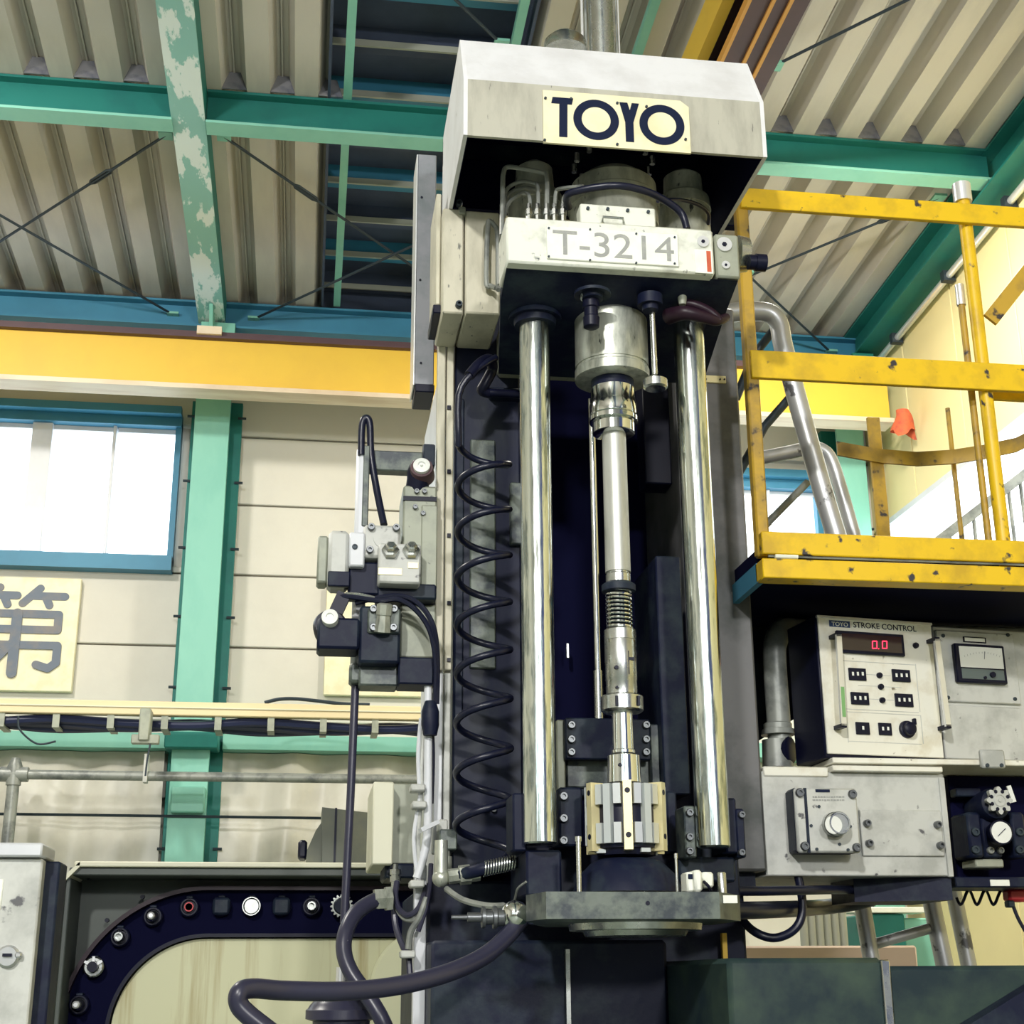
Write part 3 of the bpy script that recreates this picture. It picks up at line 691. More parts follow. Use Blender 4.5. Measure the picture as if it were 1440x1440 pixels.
MB().spin((p.x+.01, p.y-.04, p.z-.045), (1, 0, 0), [(0, .022), (.02, .022), (.02, .026), (.05, .026), (.052, .015)], 16).build('end_plug', 'black_plastic', hd)
for u, v, r in ((989, 339, 8.5), (1019, 343, 11), (1021, 372, 6)):
    y = YH if u < 1000 else YH+.03
    pl_ = pcyl(u, v, y-.006, r, .012, 20).build('plug', 'bright_alu', hd)
    pcyl(u, v, y-.008, r*.34, .006, 6).build('socket', 'black_plastic', pl_)
st = pbox(977, 351, 1002, 384, YH-.002, .004, 0).build('sticker', 'sign_white', hd, 'white sticker with red strip')
pbox(994, 353, 1000, 382, YH-.003, .002, 0).build('red_strip', 'rag', st)
npl = pbox(769, 323, 954, 369, YH-.006, .01, .002).build('number_plate', 'sign_white', hd, 'white plate lettered in worn grey')
o = P(778, 362, YH-.0062); o2 = P(948, 362, YH-.0062)
text('T-3214', 'plate_number', 'ink_grey', npl, (o.x, YH-.0062, P(860, 364, YH).z), (1, 0, 0), (0, 0, 1), o2.x-o.x, P(860, 330, YH).z-P(860, 364, YH).z, .001, 0.0)
for u, v in ((772, 320), (772, 360), (949, 333), (949, 370), (830, 322), (830, 365), (895, 328), (895, 369)): pcyl(u, v, YH-.010, 1.5, .006, 8).build('rivet', 'rod_dark', npl)
cp = pbox(816, 289, 922, 318, YH+.10, .06, .004).build('cover_plate', 'dirty_white', hd)
for u, v in ((827, 292), (855, 293), (883, 295), (912, 297)): pcyl(u, v, YH+.093, 2.4, .01, 10).build('bolt', 'rod_dark', cp)
MB().tube([P(847, 311, YH+.095), P(848, 305, YH+.07), P(876, 307, YH+.07), P(877, 313, YH+.095)], .004, 8, False).build('lift_handle', 'steel', cp)
# saddle blocks that slide on the column
sa = pbox(622, 293, 652, 440, 3.93, .252, .005).build('saddle_block', 'beige_paint', hd)
pbox(654, 297, 703, 441, 3.93, .262, .005).build('saddle_block', 'beige_paint', hd)
pbox(613, 272, 620, 428, 3.98, .22, .003).build('saddle_strip', 'beige_paint', hd)
pbox(609, 428, 624, 440, 3.97, .2, .003).build('saddle_shoe', 'black_plastic', hd)
pbox(645, 290, 655, 300, 3.92, .1, .003).build('saddle_shoe', 'grey_green', hd)
for u, v in ((645, 288), (645, 430)): bolt(u, v, 3.93, 5, sa, .02, 'rod_dark')
# pipes and fittings
fp = lambda *q: [P(*a) for a in q]
for pts, r in (([(706, 330, 3.75), (707, 262, 3.75), (708, 244, 3.75), (714, 235, 3.75), (740, 238, 3.72), (764, 243, 3.70), (769, 248, 3.69), (769, 290, 3.68)], .0075),
               ([(707, 300, 3.8), (712, 268, 3.8), (730, 256, 3.78), (750, 257, 3.74), (756, 262, 3.7), (757, 292, 3.68)], .006),
               ([(709, 305, 3.8), (716, 285, 3.8), (733, 272, 3.78), (742, 273, 3.72), (745, 280, 3.70), (745, 294, 3.68)], .006),
               ([(708, 300, 3.82), (714, 275, 3.82), (735, 264, 3.8), (760, 268, 3.75)], .006),
               ([(780, 292, 3.68), (782, 270, 3.68), (790, 265, 3.66), (820, 262, 3.6)], .006),
               ([(792, 294, 3.68), (793, 278, 3.67), (800, 272, 3.64), (812, 270, 3.6)], .006),
               ([(699, 322, 3.9), (690, 312, 3.9), (686, 320, 3.9), (684, 395, 3.9), (690, 402, 3.9), (698, 405, 3.88)], .0085),
               ([(698, 320, 3.88), (700, 340, 3.88), (700, 395, 3.88), (701, 408, 3.86)], .0075),
               ([(706, 328, 3.75), (704, 345, 3.8), (703, 400, 3.8)], .0075)):
    MB().tube(fp(*pts), r, 8).build('oil_pipe', 'pipe_grey', hd)
for u in (744, 756, 769, 780, 792):
    p = P(u, 308, 3.67); MB().spin(p, (0, 0, 1), [(-.02, .009), (.012, .009), (.012, .012), (.03, .012), (.03, .008), (.05, .007)], 8).build('pipe_fitting', 'steel', hd)
# drums on top of the head
vlathe(862, 260, 3.86, [(229, 40), (231, 53), (233, 60), (250, 61), (251, 64), (264, 64), (265, 61), (273, 61), (279, 62), (292, 62), (293, 40)], 'drum_paint', 'drive_drum', hd, 48)
for i in range(12):
    a = 2*PI*i/12+.2; p = P(862, 229, 3.86); r = 55*mpp(p)
    MB().cyl((p.x+r*math.cos(a), 3.86+r*math.sin(a), p.z-.02), (p.x+r*math.cos(a), 3.86+r*math.sin(a), p.z+.008), .009, n=8).build('drum_bolt', 'steel', hd)
vlathe(962, 300, 3.92, [(236, 12), (238, 27), (262, 28), (263, 36), (278, 38), (279, 36), (335, 36)], 'drum_paint', 'side_drum', hd, 36)
vlathe(752, 290, 3.98, [(224, 12), (226, 26), (256, 28), (257, 38), (272, 40), (273, 38), (340, 38)], 'drum_paint', 'side_drum', hd, 36)
MB().tube(fp((800, 292, 3.66), (797, 280, 3.62), (806, 270, 3.58), (862, 261, 3.54), (905, 268, 3.56), (935, 282, 3.60), (958, 300, 3.62), (966, 322, 3.62)), .011, 10).build('hose', 'black_rubber', hd)
MB().tube(fp((925, 283, 3.66), (955, 281, 3.74), (982, 288, 3.78), (996, 300, 3.82), (996, 315, 3.86)), .006, 8).build('hose', 'black_rubber', hd)
# underside: flanges, bellows, sensor, dip rod
for u in (752, 962):
    vlathe(u, 432, YR, [(418, 30), (424, 37), (434, 37), (437, 30), (446, 29)], 'dark_iron', 'rod_flange', hd)
MB().tube(fp((720, 402, 3.62), (745, 404, 3.6), (770, 410, 3.6), (790, 420, 3.62)), .010, 8).build('oil_pipe', 'pipe_grey', hd)
p = P(735, 408, 3.6); MB().spin(p, (1, 0, 0), [(-.04, .016), (-.01, .016), (-.01, .022), (.02, .022), (.02, .014)], 8).build('pipe_fitting', 'steel', hd)
MB().tube(fp((940, 445, 3.6), (962, 440, 3.55), (990, 446, 3.55), (1008, 451, 3.56), (1022, 446, 3.58)), lambda t: .024-.012*t, 12).build('rubber_boot', 'boot', hd)
MB().tube(fp((955, 425, 3.58), (980, 430, 3.56), (1000, 440, 3.56), (1012, 452, 3.56)), .014, 10).build('rubber_boot', 'boot', hd)
p = P(959, 413, 3.56); MB().spin(p, (0, 0, 1), [(-.035, .010), (-.02, .013), (.012, .013), (.03, .009)], 14).build('grease_cup', 'grey_green', hd)
sn = vlathe(831, 430, 3.53, [(414, 12), (428, 12), (430, 10), (441, 10), (442, 12), (455, 11), (458, 8)], 'black_plastic', 'sensor', hd, 20)
vlathe(833, 410, 3.52, [(400, 26), (404, 26), (406, 15), (413, 14), (414, 15)], 'dark_iron', 'sensor_collar', hd, 24)
p = P(833, 410, 3.50); MB().spin((p.x, 3.53, p.z), (0, 0, 1), [(-.007, .028), (.007, .028)], 24).build('vernier_ring', 'block_white', hd)
dp = vlathe(919, 480, 3.56, [(420, 4), (525, 4), (526, 9), (528, 17), (538, 17), (541, 14), (542, 6)], 'steel', 'dip_rod', hd, 20)
vlathe(914, 425, 3.55, [(408, 18), (422, 18), (424, 12), (432, 11)], 'dark_iron', 'dip_collar', hd, 20)

# ---- honing spindle hanging from the head
uc = lambda v: 859+(v-440)*.0345
sp2 = thing('honing_spindle', 'long polished honing spindle with collars, spring and coupling', 'spindle', P(881, 1095, YR))
SX = P(866, 700, YR).x
def turned(v, prof, m, name, n=36): return vlathe(uc(v), v, YR, prof, m, name, sp2, n, SX)
turned(470, [(400, 47), (428, 47), (430, 51), (496, 51), (497, 49.5), (500, 49.5), (501, 52), (513, 52), (516, 49)], 'cast_steel', 'sleeve', 48)
turned(530, [(505, 30), (548, 30)], 'dark_iron', 'neck')
turned(560, [(534, 24), (536, 31), (556, 32), (557, 33), (572, 33), (573, 31.5), (575, 34), (581, 34), (583, 31)], 'chrome_clean', 'collar')
turned(590, [(580, 26), (585, 26), (586, 29.5), (599, 29.5), (602, 26)], 'chrome_clean', 'lock_collar')
turned(700, [(598, 17), (800, 17.6)], 'shaft_grey', 'shaft')
turned(805, [(796, 16), (803, 16), (804, 17.5), (820, 17.5)], 'steel', 'shaft_end')
turned(822, [(815, 19), (817, 24), (826, 24), (828, 20)], 'dark_iron', 'spring_seat')
pts = []
zt_, zb_ = P(uc(828), 828, YR).z, P(uc(884), 884, YR).z
r = 17.5*mpp(P(873, 850, YR)); turns = 10
for i in range(turns*14+1):
    a = 2*PI*i/14; pts.append((SX+r*math.cos(a), YR+r*math.sin(a), zt_+(zb_-zt_)*i/(turns*14)))
MB().tube(pts, .0038, 8, False).build('spring', 'chrome_clean', sp2)
turned(855, [(826, 13), (886, 13)], 'dark_iron', 'spring_core')
turned(890, [(880, 18), (882, 22.5), (896, 22.5), (898, 21)], 'steel', 'spring_collar')
cpl = turned(940, [(895, 21.5), (897, 22.5), (952, 22.5), (953, 22), (974, 22)], 'steel', 'coupling')
y0 = YR-22.7*mpp(P(876, 940, YR))
for u0, u1, v0, v1 in ((881, 885, 915, 948), (885, 892, 924, 928)):
    pbox(u0, v0, u1, v1, y0+.002, .01, 0).build('slot', 'black_plastic', cpl)
for u, v, rr in ((867, 938, 2.8), (868, 966, 2)): pcyl(u, v, y0-.001, rr, .01, 10).build('pin_hole', 'black_plastic', cpl)
nut = turned(985, [(973, 26), (975, 30), (994, 30), (997, 27), (1000, 18)], 'steel', 'nut')
for u in (866, 897): pbox(u, 978, u+3, 992, YR-30.2*mpp(P(876, 985, YR))+(.006 if u > 890 else 0), .01, 0).build('spanner_slot', 'black_plastic', nut)
turned(1030, [(996, 14.5), (1052, 15), (1053, 17), (1057, 17), (1058, 15), (1064, 15)], 'chrome_clean', 'lower_shaft')
lc = turned(1075, [(1058, 17), (1060, 23), (1098, 24)], 'chrome_clean', 'lower_collar')
pcyl(872, 1075, YR-24.2*mpp(P(876, 1075, YR)), 2.4, .01, 10).build('pin_hole', 'black_plastic', lc)
# ---- honing tool: stones, guide bars, holders
ht = thing('honing_tool', 'round honing tool head with brass guide bars and grey stones', 'honing tool', V((SX, YR, P(885, 1200, YR).z)))
k = mpp(P(884, 1140, YR)); RT_ = 58*k
tz1, tz0 = P(884, 1100, YR-RT_).z, P(884, 1184, YR-RT_).z
MB().spin((SX, YR, tz0-.03), (0, 0, 1), [(0, 20*k), (.004, 40*k), (.02, 42*k), (.02, 47*k), (tz1-tz0+.02, 47*k), (tz1-tz0+.03, 45*k), (tz1-tz0+.032, 20*k)], 40).build('tool_core', 'black_plastic', ht)
MB().spin((SX, YR, tz0-.006), (0, 0, 1), [(0, 47*k), (.006, 48*k)], 40).build('tool_foot', 'dark_iron', ht)
nst = 24
for i in range(nst):
    a = -PI/2-.16+2*PI*i/nst
    ca_, sa_ = math.cos(a), math.sin(a)
    def radial(r0, r1, w, z0, z1):
        t = V((-sa_, ca_, 0))*w/2; n = V((ca_, sa_, 0)); o = V((SX, YR, 0))
        c = [o+n*r0-t, o+n*r1-t, o+n*r1+t, o+n*r0+t]
        return MB().hexa([q+V((0, 0, z0)) for q in c]+[q+V((0, 0, z1)) for q in c])
    if i % 4 == 0:
        g = radial(40*k, 60*k, 12*k, tz0-.018, tz1+.006).build('guide_bar', 'brass_bar', ht)
        for zz in (tz1-.02, tz0+.018):
            n = V((ca_, sa_, 0)); o = V((SX, YR, zz))
            MB().cyl(o+n*50*k, o+n*60.3*k, 3.9*k, n=12).build('screw_hole', 'black_plastic', g)
    elif i % 2 == 0:
        radial(40*k, 57*k, 10.5*k, tz0, tz1).build('hone_stone', 'stone_grey', ht)
    else:
        radial(40*k, 56*k, 10.5*k, tz1-.051, tz1).build('holder_block', 'block_white', ht)
        radial(40*k, 56*k, 10.5*k, tz0, tz0+.051).build('holder_block', 'block_white', ht)
for i in range(4):
    a = -PI/2+PI/8+i*PI/2
    MB().box(SX+44*k*math.cos(a)-.012, SX+44*k*math.cos(a)+.012, YR+44*k*math.sin(a)-.012, YR+44*k*math.sin(a)+.012, tz0-.022, tz0-.012).build('foot_key', 'stone_grey', ht)

# ---- chrome guide rods
for v0, v1, u0, u1, lab in ((440, 1185, 752, 759, 'thick chrome guide rod beside the black coiled hose'), (452, 1190, 966, 1005, 'thick chrome guide rod beside the grey column flange')):
    a = P((u0+u1)/2, 820, YR); r = 22.5*mpp(a); z1, z0 = hz0-.01, P(u1, v1, YR-r).z
    rod = MB().spin((a.x, YR, z0), (0, 0, 1), [(0, r-.004), (.004, r), (z1-z0, r)], 40).build('guide_rod', 'chrome')
    tag(rod, lab, 'guide rod', 'chrome guide rods of the honing machine')
    if u0 < 800: RODL = a.x
    else: RODR = a.x
# thin stroke rod behind the spindle
sr = thing('stroke_rod', 'thin polished stroke rod standing behind the honing spindle', 'rod', P(841, 1008, 3.95))
vlathe(838, 800, 3.98, [(560, 5), (942, 5)], 'chrome_clean', 'upper_rod', sr, 16, P(840, 900, 3.98).x)
vlathe(840, 975, 3.98, [(942, 7), (1012, 7)], 'steel', 'lower_tube', sr, 16, P(840, 900, 3.98).x)

# ---- steady bracket plate behind the lower shaft
bk = thing('steady_bracket', 'dark bolted bracket plate behind the lower spindle shaft', 'bracket', P(860, 1105, 3.95))
pbox(795, 1010, 915, 1068, 3.93, .04, .004).build('front_plate', 'dark_iron', bk)
pbox(783, 1012, 795, 1112, 3.96, .06, .004).build('side_cheek', 'grey_green', bk)
pbox(915, 1018, 928, 1112, 3.96, .06, .004).build('side_cheek', 'mottled', bk)
pbox(797, 1068, 915, 1108, 3.99, .06, .004).build('lower_plate', 'mottled', bk)
pbox(784, 1108, 928, 1120, 4.0, .1, .004).build('bracket_foot', 'dark_iron', bk)
for u in (803, 908):
    for v in (1020, 1040, 1058): bolt(u, v, 3.93, 5.5, bk)

# ---- lower carriage: brackets that hold the rods, and the round fixture table
lb = thing('lower_carriage', 'dark iron carriage block holding the rod ends above the table', 'carriage', P(880, 1250, 3.9))
pbox(786, 1107, 820, 1190, 3.80, .3, .006).build('left_cheek', 'dark_iron', lb)
for v in (1120, 1151, 1182): bolt(792, v, 3.80, 6, lb)
pbox(938, 1112, 953, 1200, 3.86, .25, .006).build('right_cheek', 'dark_iron', lb)
pbox(721, 1115, 741, 1197, 3.72, .13, .005).build('rod_clamp', 'dark_iron', lb)
pbox(1020, 1122, 1037, 1200, 3.78, .3, .005).build('rod_clamp', 'dark_iron', lb)
pbox(963, 1133, 979, 1206, 3.72, .1, .004).build('clamp_plate', 'mottled', lb)
for v in (1143, 1177, 1197): bolt(969, v, 3.72, 5.5, lb)
pbox(1036, 1137, 1048, 1206, 3.78, .1, .004).build('clamp_plate', 'dark_iron', lb)
for v in (1146, 1199): bolt(1042, v, 3.78, 5, lb)
pbox(738, 1190, 1040, 1262, 3.92, .28, .006).build('carriage_block', 'dark_iron', lb)
pbox(740, 1195, 790, 1260, 3.72, .2, .006).build('carriage_shoulder', 'dark_iron', lb)
pbox(955, 1205, 1035, 1240, 3.80, .3, .006).build('carriage_shoulder', 'dark_iron', lb)
vlathe(885, 1225, YR, [(1205, 36), (1207, 46), (1211, 52), (1228, 70), (1252, 78)], 'dark_iron', 'guide_cone', lb, 40, SX)
ft = thing('fixture_table', 'octagonal scuffed iron fixture table under the honing tool', 'fixture table', P(890, 1320, 3.6))
yf = 3.36
zt_, zb_ = P(890, 1254, yf).z, P(890, 1292, yf).z
xA, xB = P(768, 1272, yf).x, P(1012, 1272, yf).x
xC, xD = P(740, 1290, yf+.15).x, P(1041, 1280, yf+.14).x
octo = [(xA, yf), (xB, yf), (xD, yf+.14), (xD, yf+.4), (xB-.03, yf+.56), (xA+.09, yf+.56), (xC+.055, yf+.38), (xC, yf+.15)]
MB().prism([(x, y, zb_) for x, y in octo], (0, 0, zt_-zb_)).build('table_plate', 'mottled', ft)
TX = P(892, 1270, YR).x; k = mpp(P(890, 1270, YR))
MB().spin((TX, YR, zt_-.002), (0, 0, 1), [(0, 66*k), (.018, 64*k), (.022, 60*k)], 48).build('top_ring', 'steel', ft)
MB().spin((TX, YR, zb_-.030), (0, 0, 1), [(0, 58*k), (.0, 70*k), (.012, 74*k), (.014, 92*k), (.032, 94*k)], 48).build('bottom_ring', 'steel', ft)
pcyl(911, 1270, yf-.001, 3.2, .01, 12).build('oil_hole', 'black_plastic', ft)
pbox(1017, 1259, 1037, 1270, yf+.02, .01, 0).xform(Matrix.Identity(4)).build('scale_label', 'sign_white', ft)
for u, v0, v1, r in ((814, 1176, 1252, 3.6), (951, 1200, 1250, 2)):
    vlathe(u, 1220, 3.5, [(v0, r*1.3), (v0+7, r*1.3), (v0+7.2, r), (v1+4, r)], 'steel', 'locating_pin', ft, 14)
sw = thing('limit_switch', 'small cream limit switch on the fixture table edge', 'switch', P(985, 1254, 3.5))
pbox(966, 1226, 978, 1254, 3.46, .06, .004).build('switch_body', 'sign_white', sw)
pbox(977, 1223, 988, 1254, 3.44, .07, .006).build('switch_cover', 'sign_white', sw)
pbox(988, 1226, 1004, 1248, 3.47, .05, .005).build('switch_cap', 'sign_white', sw)
pbox(968, 1229, 977, 1236, 3.457, .01, .001).build('switch_window', 'ink_navy', sw)
vlathe(1015, 1240, 3.5, [(1226, 5), (1228, 6.5), (1256, 6.5)], 'steel', 'switch_post', sw, 16)
MB().tube(fp((990, 1240, 3.46), (996, 1246, 3.44), (1000, 1252, 3.45)), .004, 6).build('switch_wire', 'black_plastic', sw)
# ---- machine base
mbs = thing('machine_base', 'massive dark green machine bed below the fixture table', 'machine bed', (1.3, 3.6, 0))
bx = P(1000, 1380, 3.55).x; zz = P(1120, 1347, 3.4).z; bm_ = P(1245, 1380, 3.4).x
MB().box(P(606, 1400, 3.98).x, bx, 3.98, 4.35, 0, P(800, 1322, 3.98).z, .01).build('front_apron', 'dark_iron', mbs)
MB().box(P(797, 1400, 3.95).x, P(803, 1400, 3.95).x, 3.955, 3.99, 0, P(800, 1335, 3.98).z).build('apron_seam', 'steel', mbs)
MB().box(bx, bm_, 3.4, 4.35, 0, zz, .012).build('bed_block', 'green_iron', mbs)
MB().box(bm_+.012, bm_+1.2, 3.42, 4.35, 0, P(1340, 1358, 3.42).z, .012).build('bed_block', 'green_iron', mbs)
MB().box(bm_-.008, bm_+.014, 3.396, 3.43, 0, zz-.005, .003).build('bed_joint', 'steel', mbs)
q0, q1 = P(1335, 1440, 3.36), P(1460, 1378, 3.36)
MB().prism([(q0.x-.3, 3.36, q0.z-.18), (q1.x+.5, 3.36, q1.z+.25), (q1.x+.5, 3.36, .6), (q0.x-.3, 3.36, .6)], (0, .055, 0)).build('slanted_guard', 'dark_iron', mbs)

# ================================================================== HOSES AND VALVES LEFT OF THE COLUMN
# ---- coiled hose
YO = 3.98
hx = P(680, 850, YO).x
zt_, zb_ = P(680, 590, YO).z, P(682, 1196, YO).z
r = .076; turns = 9; pts = []
pts += [P(697, 503, YO), P(684, 510, YO-.02), P(662, 527, YO-.03), P(645, 556, YO-.02)]
N_ = 22
for i in range(N_//2, turns*N_+1):
    a = 2*PI*i/N_; rr = r
    pts.append(V((hx+rr*math.cos(a), YO-rr*math.sin(a), zt_+(zb_-zt_)*(i/(turns*N_)))))
e = P(640, 1236, 3.95)
pts += [P(705, 1212, 3.9), P(680, 1219, 3.9), P(655, 1226, 3.92)]
ch_ = thing('coiled_hose', 'black spiral air hose hanging along the column beside the rod', 'hose', P(680, 1230, YO))
MB().tube(pts, .0105, 10, True, 3).build('coil', 'black_rubber', ch_)
MB().tube(fp((660, 528, YO-.03), (672, 514, YO-.02), (683, 506, YO), (690, 507, YO+.02), (692, 520, YO+.05), (682, 540, YO+.06), (678, 549, YO+.07), (690, 553, YO+.08)), .017, 12).build('elbow', 'black_plastic', ch_)
MB().tube(fp((688, 552, YO+.07), (735, 555, YO+.08)), .013, 10, False).build('supply_pipe', 'black_plastic', ch_)
pts = fp((725, 1212, 3.88), (705, 1217, 3.88), (680, 1222, 3.88), (660, 1227, 3.9), (645, 1231, 3.92))
MB().tube(pts, .017, 12).build('end_sleeve', 'dark_iron', ch_)
sp3 = []
a0, b0 = V(pts[0]), V(pts[2])
for i in range(12*10+1):
    t = i/120; c = a0.lerp(b0, t); an = 2*PI*i/10
    sp3.append(c+V((0, math.cos(an)*.02, math.sin(an)*.02)))
MB().tube(sp3, .0025, 6, False).build('guard_spring', 'steel', ch_)
p = P(646, 1231, 3.92); MB().spin(p, (1, 0, .12), [(-.03, .02), (.0, .02), (.0, .026), (.03, .026), (.03, .021), (.055, .021)], 8).build('end_fitting', 'cast_steel', ch_)
p = P(620, 1235, 3.94); MB().sphere(p, .024, 16, 10).spin(p, (0, 0, 1), [(0, .02), (.1, .018)], 12).build('end_elbow', 'cast_steel', ch_)

# ---- valve stand: post, arm, two valve groups
vs_ = thing('valve_stand', 'pale post with arm and hydraulic valve blocks beside the column', 'hydraulic valve', P(505, 965, 4.3))
YV = 4.2
MB().box(P(500, 700, YV).x, P(518, 700, YV).x, YV, YV+.06, P(505, 960, YV).z, P(510, 626, YV).z, .012).build('post', 'side_white', vs_)
pbox(510, 626, 519, 740, YV-.004, .05, .003).build('post_face', 'mottled', vs_)
pbox(516, 634, 600, 662, YV+.02, .05, .004).build('arm', 'mottled', vs_)
MB().tube(fp((508, 640, YV), (509, 600, YV), (514, 588, YV), (520, 596, YV), (522, 640, YV+.01), (530, 690, YV), (540, 738, YV-.04)), .0115, 10).build('loop_hose', 'black_rubber', vs_)
# upper valve group
uv = pbox(566, 683, 614, 826, YV-.08, .2, .006).build('manifold_block', 'grey_green', vs_)
pbox(592, 710, 615, 828, YV-.085, .1, .004).build('manifold_cheek', 'grey_green', vs_)
pbox(567, 698, 614, 704, YV-.084, .05, 0).build('manifold_gap', 'black_plastic', vs_)
for u, v in ((586, 691), (597, 691), (584, 713), (595, 722)): bolt(u, v, YV-.085, 3.6, uv, .008)
vb = pbox(511, 738, 563, 784, YV-.12, .15, .008).build('valve_body', 'panel_grey', vs_)
pcyl(540, 756, YV-.124, 15, .01, 28).build('valve_boss', 'panel_grey', vb)
for u, v in ((522, 742), (557, 743), (520, 774)): bolt(u, v, YV-.12, 5.2, vb, .016)
pbox(532, 764, 592, 820, YV-.16, .14, .006).build('lower_block', 'panel_grey', vs_)
for u in (549, 578):
    p = P(u, 776, YV-.16)
    MB().spin(p, (0, -.8, .35), [(0, .026), (.012, .026), (.014, .017), (.03, .017), (.034, .012)], 6).build('hex_plug', 'steel', vs_)
pbox(532, 799, 565, 808, YV-.163, .01, 0).build('name_strip', 'brass', vs_)
pbox(574, 791, 588, 799, YV-.163, .01, 0).build('name_strip', 'brass', vs_)
pbox(530, 820, 614, 842, YV-.10, .15, .006).build('block_base', 'dark_iron', vs_)
so = pbox(461, 745, 491, 824, YV-.12, .1, .012).build('solenoid', 'panel_grey', vs_)
pbox(446, 753, 461, 819, YV-.10, .08, .006).build('solenoid_cap', 'grey_green', vs_)
pbox(491, 748, 513, 796, YV-.13, .1, .005).build('solenoid_neck', 'side_white', vs_)
bolt(499, 769, YV-.13, 4, so, .004, 'rod_dark')
pbox(490, 790, 534, 836, YV-.10, .1, .006).build('pilot_block', 'dark_iron', vs_)
pbox(461, 803, 492, 824, YV-.123, .02, .003).build('solenoid_foot', 'dark_iron', vs_)
# top knob with the red collar
p = P(590, 668, YV-.06); ax = V((.18, -.25, 1)).normalized()
MB().spin(p, ax, [(-.06, .034), (-.02, .036), (0, .040), (.02, .038), (.04, .03)], 24).build('knob_base', 'black_plastic', vs_)
p2 = P(593, 657, YV-.10)
MB().spin(p2, (-.1, -1, .25), [(-.05, .04), (-.012, .036), (0, .034)], 24).build('knob_collar', 'maroon', vs_)
MB().spin(p2, (-.1, -1, .25), [(-.01, .026), (.012, .026), (.014, .02), (.014, .012), (.008, .011), (.008, .005), (.016, .004)], 24).build('knob_face', 'dial_white', vs_)
pbox(595, 624, 612, 655, YV-.02, .05, .004).build('knob_bracket', 'dark_iron', vs_)
# lower valve group
lv = pbox(505, 852, 563, 932, YV-.12, .16, .008).build('lower_valve', 'dark_iron', vs_)
pbox(517, 855, 563, 890, YV-.135, .03, .005).build('valve_flange', 'mottled', vs_)
for u, v in ((525, 857), (554, 857), (525, 883), (553, 883)): bolt(u, v, YV-.135, 5.4, lv, .014)
p = P(541, 855, YV-.16); MB().spin(p, (.05, -.3, 1), [(-.07, .026), (-.02, .02), (-.02, .024), (.01, .024), (.014, .016)], 8).build('pipe_union', 'cast_steel', vs_)
pbox(563, 850, 613, 925, YV-.04, .1, .005).build('rear_plate', 'grey_green', vs_)
pbox(560, 924, 610, 962, YV-.10, .12, .005).build('lower_bracket', 'dark_iron', vs_)
pbox(505, 930, 560, 964, YV-.06, .1, .005).build('bracket_plate', 'mottled', vs_)
pbox(446, 868, 506, 912, YV-.13, .12, .008).build('pilot_valve', 'dark_iron', vs_)
p = P(464, 880, YV-.10)
MB().spin(p, (-.1, -1, .15), [(-.04, .05), (.0, .05), (.02, .042), (.02, .02)], 28).build('pilot_cover', 'black_plastic', vs_)
p = P(464, 869, YV-.14)
MB().spin(p, (-.1, -1, .2), [(-.02, .024), (.01, .024), (.012, .018), (.012, .011), (.006, .01), (.006, .004)], 24).build('pilot_knob', 'dial_white', vs_)
MB().bar(P(472, 862, YV-.1), P(484, 836, YV-.1), .04, .036, (0, 1, 0)).build('lever', 'black_plastic', vs_)
MB().tube(fp((478, 838, YV-.11), (500, 840, YV-.12), (535, 845, YV-.13), (560, 843, YV-.14), (585, 858, YV-.14), (605, 888, YV-.14), (613, 935, YV-.12), (612, 985, YV-.1)), .008, 8).build('signal_hose', 'black_rubber', vs_)
MB().tube(fp((500, 848, YV-.1), (530, 841, YV-.12), (563, 838, YV-.13), (590, 850, YV-.15), (609, 880, YV-.15), (615, 925, YV-.12), (614, 990, YV-.1)), .008, 8).build('signal_hose', 'black_rubber', vs_)
MB().tube(fp((486, 835, YV-.11), (510, 837, YV-.12), (540, 845, YV-.12)), .006, 8).build('steel_line', 'steel', vs_)
MB().box(P(491, 945, YV).x, P(509, 945, YV).x, YV-.03, YV+.05, P(500, 962, YV).z, P(500, 934, YV).z, .008).build('post_clamp', 'mottled', vs_)
# ---- long thin rod down to the funnel
fr_ = thing('float_rod', 'long thin dark rod hanging from the valve post', 'rod', P(483, 1300, 4.22))
MB().tube(fp((500, 958, 4.22), (493, 1120, 4.22), (484, 1298, 4.22)), .0125, 10, False).build('rod', 'grey_hose', fr_)
fn = thing('funnel_cover', 'dark cone with flat rim under the bent hose', 'cone cover', P(480, 1445, 4.2))
vlathe(481, 1400, 4.2, [(1362, 8), (1390, 9), (1392, 22), (1413, 44), (1419, 47), (1421, 50), (1434, 50), (1437, 40), (1470, 38)], 'grey_hose', 'cone', fn, 40)
vlathe(479, 1375, 4.16, [(1360, 6.5), (1384, 7)], 'bright_alu', 'neck_tube', fn, 16)
